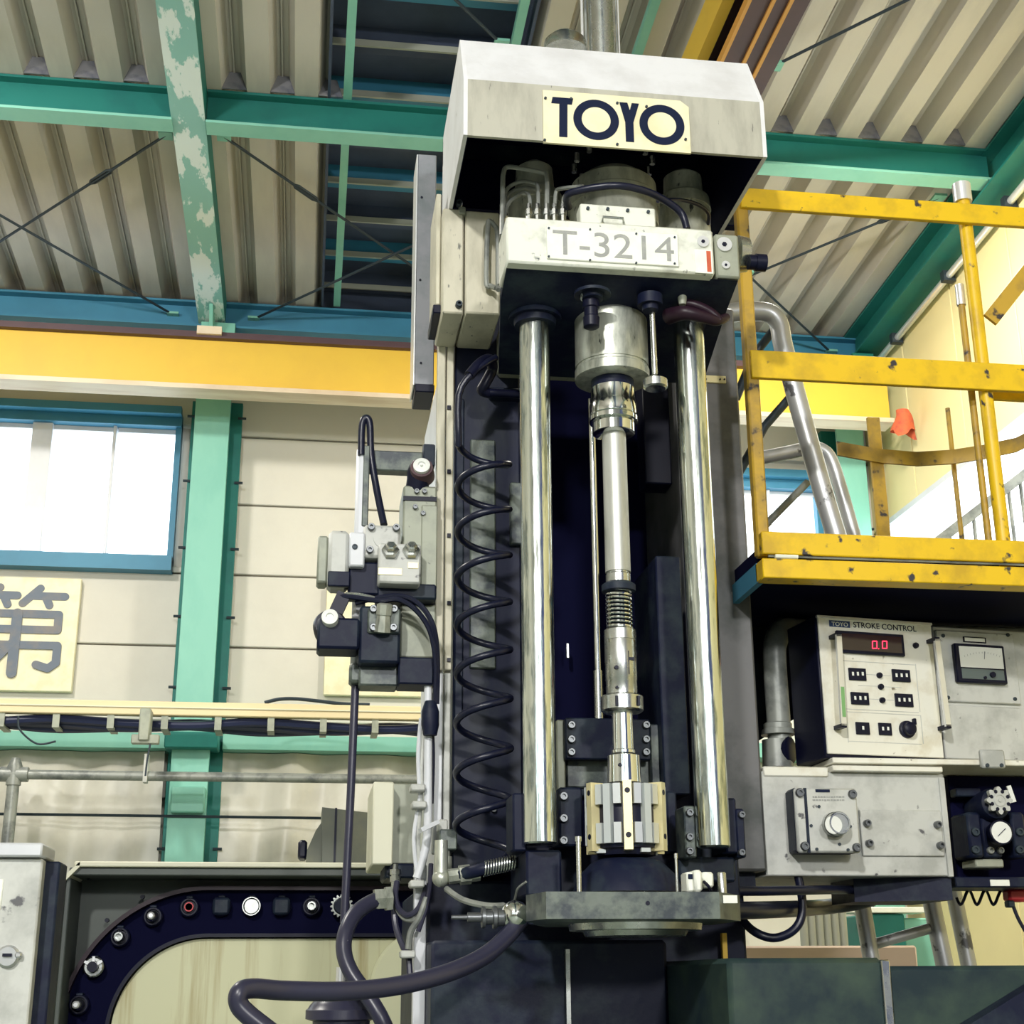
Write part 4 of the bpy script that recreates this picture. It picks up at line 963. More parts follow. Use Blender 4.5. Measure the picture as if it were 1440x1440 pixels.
# ---- bent oil hoses
bh = thing('oil_hose', 'thick dark oil hose bent in a hairpin in front of the base', 'hose', P(520, 1440, 3.5))
MB().tube(fp((732, 1294, 3.62), (712, 1318, 3.60), (680, 1345, 3.56), (630, 1368, 3.5), (560, 1386, 3.44), (480, 1394, 3.38), (400, 1393, 3.34), (355, 1390, 3.30), (337, 1396, 3.28), (336, 1412, 3.28), (350, 1428, 3.28), (390, 1460, 3.28), (430, 1500, 3.28)), .0215, 14).build('hose', 'grey_hose', bh)
b1 = P(724, 1287, 3.62)
MB().sphere(b1, .036, 20, 14).spin(b1, (1, 0, -.05), [(.0, .017), (.036, .017), (.036, .02), (.046, .02)], 14).build('ball_joint', 'chrome_clean', bh)
MB().spin(P(700, 1290, 3.62), (-1, 0, 0), [(-.03, .02), (0, .022), (.004, .028), (.012, .028), (.014, .018), (.03, .018), (.032, .026), (.04, .026), (.042, .012), (.075, .012), (.075, .012), (.076, .006), (.115, .005)], 12).build('grease_nipple', 'bolt_dark', bh)
oh = thing('return_hose', 'thick dark hose curving down from the junction box', 'hose', P(520, 1440, 4.05))
MB().tube(fp((548, 1262, 4.18), (524, 1268, 4.16), (500, 1285, 4.12), (486, 1312, 4.08), (484, 1340, 4.06), (494, 1368, 4.04), (515, 1398, 4.02), (535, 1430, 4.0), (552, 1470, 4.0)), .022, 14).build('hose', 'grey_hose', oh)
MB().spin(P(536, 1264, 4.17), (1, .1, .06), [(-.02, .03), (.012, .03), (.012, .036), (.03, .036)], 6).build('hose_nut', 'cast_steel', oh)
# ---- junction box and the wiring loom
jb = thing('junction_box', 'cream-edged steel junction box on the column side', 'junction box', P(565, 1215, 4.3))
pbox(545, 1102, 598, 1215, 4.32, .3, .004).build('box_body', 'grey_green', jb)
MB().box(P(538, 1160, 4.25).x-.03, P(553, 1160, 4.25).x, 4.24, 4.62, P(545, 1216, 4.25).z, P(545, 1100, 4.25).z, .004).build('box_lid', 'rim_cream', jb)
pbox(541, 1214, 598, 1235, 4.30, .25, .006).build('box_foot', 'dark_iron', jb)
for v in (1230, 1240):
    MB().spin(P(556, v, 4.26), (0, 0, 1), [(-.02, .012), (.0, .012), (.0, .016), (.015, .016), (.015, .008), (.03, .008)], 8).build('cable_gland', 'steel', jb)
lm = thing('wiring_loom', 'bundle of grey cables and conduit down the column corner', 'cables', P(590, 1440, 4.12))
MB().tube(fp((602, 965, 4.13), (602, 1080, 4.12), (601, 1170, 4.12), (594, 1210, 4.12), (586, 1235, 4.12)), .0125, 10).build('conduit', 'side_white', lm)
MB().spin(P(602, 1015, 4.13), (0, 0, 1), [(-.015, .02), (.02, .02), (.02, .015), (.035, .015)], 8).build('conduit_nut', 'block_white', lm)
for pts, rr, m in (([(592, 1010, 4.14), (588, 1060, 4.14), (590, 1120, 4.13), (587, 1140, 4.13), (582, 1180, 4.12), (586, 1225, 4.12), (590, 1240, 4.12)], .006, 'side_white'),
                  ([(596, 1030, 4.14), (593, 1080, 4.14), (592, 1120, 4.13), (590, 1145, 4.13), (588, 1180, 4.12), (590, 1225, 4.12)], .006, 'panel_grey'),
                  ([(558, 1240, 4.2), (556, 1262, 4.18), (562, 1280, 4.16), (575, 1287, 4.13), (590, 1275, 4.12), (600, 1245, 4.12)], .0085, 'grey_hose'),
                  ([(556, 1250, 4.2), (558, 1275, 4.18), (570, 1292, 4.15), (590, 1290, 4.12), (602, 1262, 4.12)], .0075, 'pipe_grey'),
                  ([(553, 1258, 4.2), (556, 1300, 4.18), (566, 1330, 4.15), (574, 1345, 4.13), (577, 1380, 4.12)], .009, 'grey_hose'),
                  ([(600, 1262, 4.1), (590, 1290, 4.1), (578, 1310, 4.11), (574, 1335, 4.11)], .009, 'pipe_grey'),
                  ([(606, 1215, 4.12), (604, 1250, 4.1), (598, 1280, 4.1), (588, 1310, 4.1)], .007, 'grey_hose'),
                  ([(606, 1000, 4.13), (609, 1060, 4.13), (607, 1130, 4.13)], .006, 'black_rubber')):
    MB().tube(fp(*pts), rr, 8).build('cable', m, lm)
for u, v in ((588, 1108), (590, 1132), (587, 1243), (574, 1342)):
    MB().box(P(u-5, v, 4.1).x-.012, P(u+5, v, 4.1).x+.01, 4.085, 4.15, P(u, v, 4.1).z-.01, P(u, v, 4.1).z+.01, .004).build('cable_clip', 'panel_grey', lm)
MB().spin(P(605, 1010, 4.1), (0, 0, 1), [(-.05, .02), (-.02, .026), (.02, .026), (.05, .016)], 10).build('pipe_tee', 'dark_iron', lm)
MB().box(P(583, 1300, 4.13).x, P(600, 1300, 4.13).x, 4.15, 4.2, .4, P(590, 1215, 4.13).z, .003).build('cable_channel', 'side_white', lm)
pb = thing('pressure_switch', 'small grey pressure switch box at the foot of the hose coil', 'switch', P(630, 1195, 4.05))
pbox(618, 1166, 643, 1195, 4.06, .1, .004).build('switch_box', 'mottled', pb)
pbox(617, 1152, 630, 1168, 4.08, .08, .004).build('switch_head', 'panel_grey', pb)
MB().bar(P(591, 1168, 4.04), P(616, 1156, 4.06), .012, .02, (0, 1, 0)).build('switch_lever', 'side_white', pb)
MB().spin(P(627, 1215, 4.08), (0, 0, 1), [(-.03, .018), (.02, .018), (.02, .012), (.04, .012)], 10).build('switch_stem', 'cast_steel', pb)
tag(MB().tube(fp((628, 1250, 3.92), (650, 1265, 3.85), (680, 1273, 3.8), (705, 1274, 3.75), (722, 1268, 3.7), (728, 1250, 3.65), (740, 1240, 3.62)), lambda t: .0085 if t < .55 else .003, 8).build('signal_cable', 'pipe_grey'), 'thin grey cable sagging from hose fitting to the table', 'cable')

# ================================================================== TOOL MAGAZINE AND CABINET AT LOWER LEFT
YM = 6.0
tm = thing('tool_magazine', 'cream and dark green tool magazine housing with curved chain track', 'tool magazine', (P(330, 1440, YM).x, YM, 0))
mx0, mx1 = P(75, 1330, YM-.3).x, P(620, 1330, YM-.3).x
mz1 = P(300, 1212, YM-.3).z
MB().box(mx0, mx1, YM, YM+.05, 0, mz1-.01).build('back_plate', 'magazine_dark', tm)
MB().box(mx0+.05, mx1, YM-.3, YM+.03, mz1-.02, mz1, .004).build('top_panel', 'rim_cream', tm)
MB().box(mx0+.03, mx1, YM-.28, YM, mz1-.05, mz1-.021, .004).build('top_lining', 'magazine_dark', tm)
MB().box(mx0, mx0+.02, YM-.3, YM+.03, 0, mz1-.06, .004).build('side_panel', 'rim_cream', tm)
MB().box(mx0+.021, mx0+.04, YM-.28, YM, 0, mz1-.06, .004).build('side_lining', 'magazine_dark', tm)
MB().prism([(mx0, YM-.3, mz1-.07), (mx0+.07, YM-.3, mz1), (mx0+.07, YM-.3, mz1-.02), (mx0+.018, YM-.3, mz1-.075)], (0, .33, 0)).build('corner_panel', 'rim_cream', tm)
YT = YM-.06
c = P(285, 1452, YT); k = mpp(c)
def track(r0, r1, y0, y1, m, name, z_end):
    n = 24; outer = []; inner = []
    xe = mx1
    outer.append((xe, c.z+r1)); inner.append((xe, c.z+r0))
    for i in range(n+1):
        a = PI/2+PI/2*i/n
        outer.append((c.x+r1*math.cos(a), c.z+r1*math.sin(a))); inner.append((c.x+r0*math.cos(a), c.z+r0*math.sin(a)))
    outer.append((c.x-r1, .5)); inner.append((c.x-r0, .5))
    mb = MB(); nn = len(outer); vs = []
    for (a, b) in zip(outer, inner): vs += [(a[0], y0, a[1]), (b[0], y0, b[1]), (a[0], y1, a[1]), (b[0], y1, b[1])]
    fs = []
    for i in range(nn-1):
        A = 4*i; B = 4*i+4
        fs += [(A, A+1, B+1, B), (A+2, B+2, B+3, A+3), (A, B, B+2, A+2), (A+1, A+3, B+3, B+1)]
    fs += [(0, 2, 3, 1), (4*nn-4, 4*nn-3, 4*nn-1, 4*nn-2)]
    mb.add(vs, fs); return mb.build(name, m, tm)
track(131*k, 195*k, YT, YM-.001, 'shadow_navy', 'chain_track', 0)
track(193*k, 199*k, YT-.05, YM-.001, 'boot', 'track_rim', 0)
track(128*k, 133*k, YT-.05, YM-.001, 'black_plastic', 'track_rim', 0)
# cream middle panel inside the track
n = 20; loop = [(mx1, c.z+126*k)]+[(c.x+126*k*math.cos(PI/2+PI/2*i/n), c.z+126*k*math.sin(PI/2+PI/2*i/n)) for i in range(n+1)]+[(c.x-126*k, .5), (mx1, .5)]
MB().prism([(x, YT-.02, z) for x, z in loop], (0, .05, 0)).build('middle_panel', 'magazine_cream', tm)
MB().spin(P(600, 1390, YT-.03), (0, -1, 0), [(0, 82*k), (.02, 82*k), (.03, 78*k), (.03, 0)], 48).build('round_cover', 'disc_cream', tm)
for u, v in ((383, 1317), (200, 1261), (150, 1294), (124, 1234), (308, 1219)): pcyl(u, v, YT-.03, 3, .03, 10).build('bolt', 'black_plastic', tm)
# tools in the chain pockets
def pot(u, v, kind, lab):
    if u < 285:
        d = math.hypot(u-285, v-1452); u, v = 285+(u-285)*177/d, 1452+(v-1452)*177/d
    else: v = 1452-177
    p = P(u, v, YT); t = thing('tool_holder', lab, 'tool holder', p, 'tool holders in the magazine chain')
    def sp_n(prof, m, nm, n=28): return MB().spin(p, (0, -1, 0), prof, n).build(nm, m, t)
    sp_n([(0, 14*k), (.03, 14*k), (.036, 12*k), (.036, 10*k), (.02, 9*k), (.02, 0)], 'black_plastic', 'pocket')
    MB().box(p.x-5*k, p.x+5*k, YT-.04, YT, p.z+11.5*k, p.z+15.5*k, .003).build('latch', 'dark_iron', t)
    if kind == 'silver':
        sp_n([(.02, 8*k), (.06, 7*k), (.07, 4*k)], 'steel', 'holder_cone'); sp_n([(.07, 5*k), (.11, 5*k), (.115, 3*k)], 'bright_alu', 'nose')
    if kind == 'ring':
        sp_n([(.02, 7*k), (.08, 6*k), (.08, 4*k), (.06, 3.5*k)], 'steel', 'holder_cone')
    if kind == 'spoke':
        sp_n([(.03, 14*k), (.05, 14*k), (.055, 12*k), (.055, 8*k), (.04, 7*k)], 'steel', 'holder_disc')
        for a in (.6, 1.57, 2.6): MB().bar(p+V((7*k*math.cos(a), -.06, 7*k*math.sin(a))), p+V((14*k*math.cos(a), -.06, 14*k*math.sin(a))), .01, .012, (0, 1, 0)).build('spoke', 'bright_alu', t)
        sp_n([(.04, 8*k), (.09, 7*k)], 'black_plastic', 'nose')
    if kind == 'red':
        sp_n([(.036, 6.5*k), (.045, 6.5*k), (.045, 5*k), (.036, 5*k)], 'red_paint', 'red_ring')
    if kind == 'open':
        sp_n([(.036, 13.5*k), (.045, 13*k), (.045, 11.5*k), (.03, 11*k)], 'steel', 'steel_ring')
    if kind == 'square':
        MB().box(p.x-12*k, p.x+12*k, YT-.05, YT-.02, p.z-12*k, p.z+12*k, .02).build('square_sleeve', 'dark_iron', t)
    if kind == 'gear':
        n = 16; vs = []
        loop = []
        for i in range(n*4):
            a = 2*PI*i/(n*4); rr = (16.5 if i % 4 in (0, 1) else 13.5)*k; loop.append((p.x+rr*math.cos(a), YT-.06, p.z+rr*math.sin(a)))
        MB().prism(loop, (0, .03, 0)).build('cutter', 'steel', t); sp_n([(.06, 12*k), (.075, 10*k), (.075, 3*k)], 'dark_iron', 'cutter_hub')
for u, v, kd, lab in ((115, 1413, 'silver', 'tool holder with short silver nose, lowest on the curved track'), (131, 1358, 'spoke', 'tool holder with spoked silver disc on the curved track'),
        (164, 1311, 'ring', 'tool holder with thin steel ring nose on the track bend'), (213, 1282, 'silver', 'tool holder with bright silver tip next to the red-ringed one'),
        (266, 1269, 'red', 'tool holder with a thin red ring in the track'), (312, 1273, 'square', 'square-sleeved dark tool holder next to the red-ringed one'),
        (354, 1274, 'open', 'open tool pocket with a bright steel rim'), (396, 1274, 'square', 'square-sleeved dark tool holder beside the bright-rimmed pocket'),
        (438, 1274, 'ring', 'dark tool holder with a small nose beside the toothed cutter'), (480, 1275, 'gear', 'toothed milling cutter in the magazine chain')):
    pot(u, v, kd, lab)
# motor housing on the magazine
mh = thing('motor_housing', 'dark olive motor housing on top of the tool magazine', 'motor', P(478, 1212, YM+.1))
ym = YM-.15
a = [P(453, 1213, ym), P(453, 1135, ym), P(529, 1144, ym), P(529, 1200, ym), P(516, 1213, ym)]
MB().prism(a, (0, .35, 0)).build('housing', 'motor_green', mh)
a = [P(430, 1213, ym+.05), P(432, 1195, ym+.05), P(444, 1168, ym+.05), P(453, 1155, ym+.05), P(453, 1213, ym+.05)]
MB().prism(a, (0, .25, 0)).build('end_bell', 'motor_green', mh)
pbox(419, 1181, 432, 1207, ym+.06, .15, .01).build('shaft_cap', 'black_plastic', mh)
pbox(470, 1136, 473, 1213, ym-.004, .01, 0).build('housing_seam', 'black_plastic', mh)
# grey cabinet at the left edge
gc = thing('steel_cabinet', 'pale grey steel cabinet with key lock at the hall aisle', 'cabinet', (P(20, 1400, 3.1).x, 3.2, 0))
xr = P(52, 1300, 3.1).x; zt_ = P(20, 1186, 3.1).z
MB().box(xr-.75, xr, 3.1, 3.14, 0, zt_-.03, .004).build('door', 'panel_grey', gc)
MB().box(xr-.75, xr, 3.08, 3.24, zt_-.028, zt_, .004).build('top_rail', 'side_white', gc)
MB().box(xr-.75, xr+.028, 3.145, 3.24, 0, zt_-.032, .004).build('cabinet_body', 'dark_iron', gc)
lk = MB().spin(P(12, 1345, 3.1), (0, -1, 0), [(-.002, .022), (.006, .022), (.008, .019), (.014, .018), (.014, 0)], 24).build('lock', 'lock_steel', gc)
p = P(11, 1343, 3.084); MB().box(p.x-.01, p.x+.008, 3.08, 3.09, p.z-.003, p.z+.003).build('keyhole', 'black_plastic', lk)
p = P(20, 1343, 3.084); MB().box(p.x, p.x+.014, 3.084, 3.10, p.z-.006, p.z+.006, .003).build('lock_tab', 'lock_steel', lk)
pbox(-20, 1236, 3, 1280, 3.097, .01, .002).build('door_label', 'sign_white', gc)

# ================================================================== CONTROLS AT THE RIGHT
class Face:                                       # an upright face turned by th about the vertical, features given in its own plane
    def __init__(s, u, v, Y, th):
        s.o = P(u, v, Y); s.ex = V((math.cos(th), math.sin(th), 0)); s.n = V((math.sin(th), -math.cos(th), 0)); s.ez = V((0, 0, 1))
    def st(s, u, v):
        d = FW + RT*((u-720)/FPX) + UP*((720-v)/FPX)
        t = (s.o-CAM).dot(s.n)/d.dot(s.n); q = CAM+d*t-s.o
        return q.dot(s.ex), q.z
    def pt(s, a, b, h=0.): return s.o+s.ex*a+s.ez*b+s.n*h
    def at(s, u, v, h=0.): return s.pt(*s.st(u, v), h)
    def box(s, u0, v0, u1, v1, h0, h1, bev=.002, mb=None):
        um, vm = (u0+u1)/2, (v0+v1)/2
        a0 = s.st(u0, vm)[0]; a1 = s.st(u1, vm)[0]; b0 = s.st(um, v1)[1]; b1 = s.st(um, v0)[1]
        return s.sbox(a0, a1, b0, b1, h0, h1, bev, mb)
    def sbox(s, a0, a1, b0, b1, h0, h1, bev=.002, mb=None):
        t = MB().box(a0, a1, -h1, -h0, b0, b1, bev)
        M_ = Matrix((s.ex, -s.n, s.ez)).transposed().to_4x4(); M_.translation = s.o
        t.xform(M_)
        if mb is None: return t
        mb.add(t.v, t.f); return mb
    def disc(s, u, v, rpx, h0, h1, n=20, prof=None):
        p = s.at(u, v); r = rpx*mpp(p)
        if prof is None: prof = [(h0, r), (h1, r)]
        else: prof = [(h, q*mpp(p)) for h, q in prof]
        return MB().spin(p, s.n, prof, n)
YK = 4.22
F1 = Face(1158, 965, YK, math.radians(8.5))
sc = thing('stroke_control_box', 'cream stroke control panel box with red digits and dials', 'control panel', F1.at(1240, 1064))
a0, b1 = F1.st(1149, 868)[0], F1.st(1230, 873)[1]; a1 = F1.st(1319, 975)[0]; b0 = F1.st(1248, 1063)[1]
a0 = F1.st(1157, 965)[0]
F1.sbox(a0-.006, a1+.006, b0-.012, b1+.006, -.2, -.008, .004).build('box_body', 'black_plastic', sc)
fpn = F1.sbox(a0, a1, b0, b1, -.008, 0, .003).build('front_panel', 'panel_cream', sc)
F1.sbox(a0-.003, a1+.003, b1-.002, b1+.006, -.01, .003, .001).build('panel_edge', 'bright_alu', sc)
def ft_(s, u0, v0, u1, v1, m, par, name='lettering', off=0.):
    A = F1.st(u0, (v0+v1)/2)[0]; B = F1.st(u1, (v0+v1)/2)[0]; z0 = F1.st((u0+u1)/2, v1)[1]; z1 = F1.st((u0+u1)/2, v0)[1]
    return text(s, name, m, par, F1.pt(A, z0, .0005+(.001 if m == 'dial_white' else 0)), F1.ex, F1.ez, B-A, z1-z0, .0006, off)
F1.box(1198, 875.5, 1289, 886.5, 0, .0006, 0).build('title_strip', 'sign_white', fpn)
tl = F1.box(1166, 873, 1195, 882, 0, .0008, 0).build('maker_label', 'blue_label', fpn)
ft_('TOYO', 1169, 875, 1192, 880.8, 'dial_white', fpn, 'maker_name', .02)
ft_('STROKE CONTROL', 1200, 877.5, 1288, 885.5, 'ink_navy', fpn, 'panel_title', .012)
ds = F1.box(1175, 890.5, 1269, 921, 0, .012, .002).build('display_bezel', 'black_plastic', sc)
dg = F1.box(1179, 894, 1265, 917, .0115, .0125, 0).build('display_glass', 'glass_dark', sc)
sg7 = MB()
def seg0(uc_, vc_):
    w, h = 3.6, 5.6
    for (x0, y0, x1, y1) in ((-w, -h, w, -h), (-w, h, w, h), (-w, -h, -w, 0), (-w, 0, -w, h), (w, -h, w, 0), (w, 0, w, h)):
        A = F1.at(uc_+x0*.86, vc_+y0*.9, .0135); B = F1.at(uc_+x1*.86, vc_+y1*.9, .0135); sg7.bar(A, B, .0028, .0012, F1.n)
seg0(1227, 908); seg0(1241, 908)
p = F1.at(1232.5, 913.5, .0135); sg7.sphere(p, .0018, 8, 6)
sg7.build('digits', 'led', dg, 'glowing red digits 0.0')
for u0, v0, u1, v1, nd in ((1193, 940, 1217, 957, 3), (1254, 942, 1279, 959, 3), (1196, 974, 1221, 991, 3), (1258, 976, 1283, 994, 3), (1203, 1016, 1222, 1033, 1), (1235, 1017, 1253, 1034, 2)):
    dv = F1.box(u0, v0, u1, v1, 0, .006, .001).build('digit_switch', 'black_plastic', sc)
    for i in range(nd):
        u = u0+(u1-u0)*(i+.75)/(nd+.5); F1.box(u-1.4, (v0+v1)/2-3, u+1.4, (v0+v1)/2+2, .006, .0066, 0).build('digit', 'dial_white', dv)
for u, v in ((1236, 950), (1238, 966), (1240, 985), (1287, 908)):
    F1.disc(u, v, 4, 0, .012, prof=[(0, 4.2), (.008, 4), (.012, 3), (.012, 0)]).build('indicator', 'black_plastic', sc)
ln = MB()
for u0, v0, u1, v1 in ((1183, 931.5, 1286, 932.5), (1189, 999, 1292, 1000), (1183, 932, 1184, 998), (1290, 934, 1291, 1001), (1191, 1003, 1294, 1004), (1194, 1044, 1296, 1045), (1191, 1004, 1192, 1044), (1296, 1006, 1297, 1046), (1218, 949, 1253, 949.8), (1222, 983.5, 1257, 984.3), (1207, 965, 1268, 965.8)):
    F1.box(u0, v0, u1, v1, 0, .0006, 0, ln)
ln.build('printed_lines', 'panel_grey', fpn)
dl = F1.disc(1275, 1026, 12, 0, .03, prof=[(0, 12.5), (.008, 12), (.01, 9.5), (.026, 9), (.03, 6), (.03, 0)], n=32).build('dial_knob', 'black_plastic', sc)
F1.box(1282, 1011, 1286, 1020, 0, .014, .002).build('dial_tab', 'black_plastic', dl)
for (u0, v0), (u1, v1) in (((1169, 897), (1176, 1024)), ((1306, 903), (1322, 1025))):
    hn = MB().bar(F1.at(u0, v0, .045), F1.at(u1, v1, .045), .018, .010, F1.n).build('handle', 'bright_alu', sc)
    for (u, v) in ((u0, v0), (u1, v1)):
        MB().bar(F1.at(u, v, 0), F1.at(u, v, .05), .018, .012, (0, 0, 1)).build('handle_foot', 'black_plastic', hn)
    if u0 < 1200: MB().bar(F1.at(1173.5, 970, .0505), F1.at(1176, 1012, .0505), .012, .0008, F1.n).build('green_tape', 'green_tape', hn)
# meter box
F2 = Face(1375, 980, YK+.10, math.radians(7))
mtb = thing('meter_box', 'grey steel meter box with an analogue dial', 'meter box', F2.at(1380, 1080))
F2.box(1323, 884, 1460, 1069.5, -.17, -.012, .004).build('box_body', 'panel_grey', mtb)
up = F2.box(1321, 889, 1431, 988, -.012, 0, .004).build('upper_plate', 'panel_grey', mtb)
for u, v in ((1326, 894), (1417, 893), (1333, 981), (1427, 983)): F2.disc(u, v, 2.6, 0, .006, prof=[(0, 2.8), (.004, 2.6), (.005, 0)], n=12).build('screw', 'rod_dark', up)
F2.box(1327, 993, 1440, 1068, -.012, -.002, .004).build('lower_plate', 'panel_grey', mtb)
bz_ = F2.box(1340, 908, 1410, 962, 0, .02, .004).build('meter_bezel', 'black_plastic', mtb)
F2.box(1345, 912, 1405, 941, .0195, .021, 0).build('meter_dial', 'dial_white', bz_)
F2.box(1348, 943, 1407, 957, .0195, .021, 0).build('meter_foot', 'meter_grey', bz_)
MB().bar(F2.at(1379, 929, .022), F2.at(1379.5, 918, .022), .0012, .0008, F2.n).build('needle', 'ink_navy', bz_)
ml = MB()
for i in range(13):
    t = -1+2*i/12; A = F2.at(1376+24*t, 921+5*t*t, .0213); B = F2.at(1376+25*t, 918.5+5*t*t, .0213); ml.bar(A, B, .0008, .0006, F2.n)
ml.build('scale_marks', 'ink_grey', bz_)
F2.disc(1390, 951, 4, .02, .03, 14).build('zero_screw', 'black_plastic', bz_)
F2.disc(1380, 955, 2.2, .02, .026, 10).build('lamp', 'black_plastic', bz_)
rl = F2.box(1354, 896, 1386, 904, 0, .003, .001).build('range_plate', 'black_plastic', mtb)
F2.box(1356, 897.5, 1384, 902.5, .0025, .0036, 0).build('range_face', 'sign_white', rl)
sh = thing('cabinet_shelf', 'pale steel ledge rails under the control boxes', 'shelf', F2.at(1300, 1090))
MB().box(P(1171, 1071, YK-.01).x, P(1171, 1071, YK-.01).x+.86, YK-.01, YK+.29, P(1308, 1075, YK-.01).z, P(1308, 1067, YK-.01).z, .003).build('upper_rail', 'panel_cream', sh)
pbox(1171, 1077, 1326, 1085, YK-.03, .3, .003).build('lower_rail', 'panel_cream', sh)
hp = pbox(1380, 1054, 1414, 1080, YK-.03, .02, .005).build('hinge_plate', 'panel_grey', sh)
for u in (1389, 1409): pcyl(u, 1076, YK-.034, 2.8, .006, 12).build('screw', 'rod_dark', hp)
# lower control housing
lh = thing('flow_control_housing', 'grey housing with a round flow control knob and bolted plate', 'control housing', P(1205, 1235, YK))
x0, x1 = P(1074, 1160, YK).x, P(1334, 1160, YK).x; z0, z1 = P(1207, 1232, YK).z, P(1207, 1086, YK).z
MB().box(x0, x1, YK, YK+.5, z0, z1, .004).build('housing_body', 'panel_grey', lh)
pbox(1074, 1078, 1165, 1092, YK-.006, .4, .004).build('top_ledge', 'panel_cream', lh)
pbox(1327, 1093, 1335, 1233, YK-.006, .02, .002).build('edge_angle', 'panel_grey', lh)
fcb = MB(); q = lambda u, v, y: P(u, v, y)
fc = pbox(1118, 1108, 1206, 1199, YK-.08, .08, .008).build('valve_block', 'dark_iron', lh)
fpl = pbox(1120, 1108, 1208, 1199, YK-.10, .02, .006).build('valve_face', 'panel_grey', lh)
pbox(1133, 1108, 1137, 1199, YK-.102, .004, 0).build('face_groove', 'dark_iron', fpl)
for u, v in ((1124, 1115), (1198, 1117), (1131, 1190), (1204, 1192)): bolt(u, v, YK-.10, 6.2, fc, .012)
p = P(1172, 1160, YK-.10)
kn = MB().spin(p, (0, -1, 0), [(0, .036), (.02, .036), (.022, .034), (.05, .034), (.055, .031), (.055, .027), (.052, .026), (.052, 0)], 40).build('knob', 'steel', lh)
MB().spin(P(1172, 1160, YK-.151), (0, -1, 0), [(0, .026), (.002, .026)], 32).build('knob_face', 'dial_white', kn)
for u, v in ((1152, 1134), (1181, 1187), (1141, 1161), (1196, 1162), (1149, 1194), (1193, 1195)): pcyl(u, v, YK-.104, 2.2, .006, 10).build('face_screw', 'rod_dark', fpl)
pbox(1147, 1110, 1167, 1114, YK-.102, .003, 0).build('name_strip', 'ink_navy', fpl)
tx = MB()
random.seed(3)
for v in (1119.5, 1124):
    u = 1143
    while u < 1188:
        w = random.uniform(1.5, 4); pbox(u, v, u+w, v+2, YK-.1015, .002, 0, tx); u += w+1.2
tx.build('small_print', 'ink_grey', fpl)
bp = pbox(1211, 1139, 1326, 1204, YK-.008, .01, .004).build('blank_plate', 'panel_grey', lh)
for u, v in ((1218, 1158), (1221, 1186), (1317, 1160), (1321, 1189)): bolt(u, v, YK-.008, 5, bp, .022)
xbl = P(1200, 1240, YK+.12).x
MB().prism([(xbl, YK+.12, z0+.001), (x1-.005, YK+.01, z0+.001), (x1-.005, YK+.32, z0+.001), (xbl, YK+.32, z0+.001)], (0, 0, -.07)).build('housing_belly', 'dark_iron', lh)
# ducts
dt = thing('duct_pipe', 'grey bent duct pipe beside the column rising over the controls', 'pipe', P(1092, 1082, 4.46))
zd = P(1250, 796, 3.9).z-.045; dx = P(1094, 1000, 4.46).x
MB().tube([(dx, 4.46, P(1094, 1080, 4.46).z), (dx, 4.46, zd-.3), (dx, 4.46, zd-.12), (dx+.012, 4.47, zd-.06), (dx+.045, 4.50, zd-.015), (dx+.10, 4.54, zd), (dx+.2, 4.57, zd), (dx+.5, 4.58, zd), (dx+1.2, 4.58, zd)], .039, 18).build('pipe', 'pipe_grey', dt)
p = P(1094, 1026, 4.46); MB().spin((p.x, 4.46, p.z), (0, 0, 1), [(-.018, .056), (0, .052), (.002, .046), (.018, .046), (.022, .04)], 28).build('flange', 'pipe_grey', dt)
p = P(1094, 1080, 4.46); MB().spin((p.x, 4.46, p.z), (0, 0, 1), [(0, .05), (.09, .046)], 28).build('socket', 'pipe_grey', dt)
p = P(1108, 1055, 4.44); MB().spin(p, (.7, -.7, 0), [(-.03, .04), (.01, .044), (.014, .036), (.014, 0)], 20).build('side_outlet', 'black_plastic', dt)
# valve with hand wheel, gauge
vg = thing('pressure_valve_group', 'black valve blocks with silver hand wheel and pressure gauge', 'valve', P(1400, 1250, YK+.05))
YG = YK+.08
pbox(1340, 1092, 1480, 1236, YG+.12, .1, .004).build('back_panel', 'shadow_navy', vg)
pbox(1344, 1233, 1480, 1248, YG-.02, .2, .004).build('base_plate', 'dark_iron', vg)
pbox(1393, 1237, 1420, 1246, YG-.024, .01, .001).build('base_label', 'sign_white', vg)
for u0 in (1362, 1424):
    b_ = pbox(u0, 1142, u0+20, 1206, YG-.02, .12, .008).build('valve_block', 'dark_iron', vg)
    bolt(u0+9, 1170, YG-.02, 6, b_, .01, 'rod_dark'); bolt(u0+9, 1195, YG-.02, 6, b_, .01, 'rod_dark')
b_ = pbox(1382, 1150, 1408, 1206, YG+.01, .1, .006).build('centre_block', 'dark_iron', vg)
for u in (1392, 1406): bolt(u, 1196, YG+.01, 5, b_, .012, 'pipe_grey')
pbox(1372, 1208, 1412, 1220, YG, .1, .004).build('lower_block', 'grey_green', vg)
MB().spin(P(1396, 1132, YG), (0, -1, .1), [(-.1, .05), (0, .052), (.02, .046), (.03, .03)], 28).build('bonnet', 'dark_iron', vg)
pw = P(1404, 1126, YG-.05); k = mpp(pw); n = 64; loop = []
for i in range(n):
    a = 2*PI*i/n; rr = (17+2.6*math.cos(8*a))*k; loop.append((pw.x+rr*math.cos(a), YG-.06, pw.z+rr*math.sin(a)))
hw = MB().prism(loop, (0, .018, 0)).build('hand_wheel', 'panel_grey', vg)
for i in range(8):
    a = 2*PI*(i+.5)/8; pp = V((pw.x+13*k*math.cos(a), YG-.062, pw.z+13*k*math.sin(a))); MB().cyl(pp, pp+V((0, .01, 0)), 2.6*k, n=10).build('wheel_hole', 'black_plastic', hw)
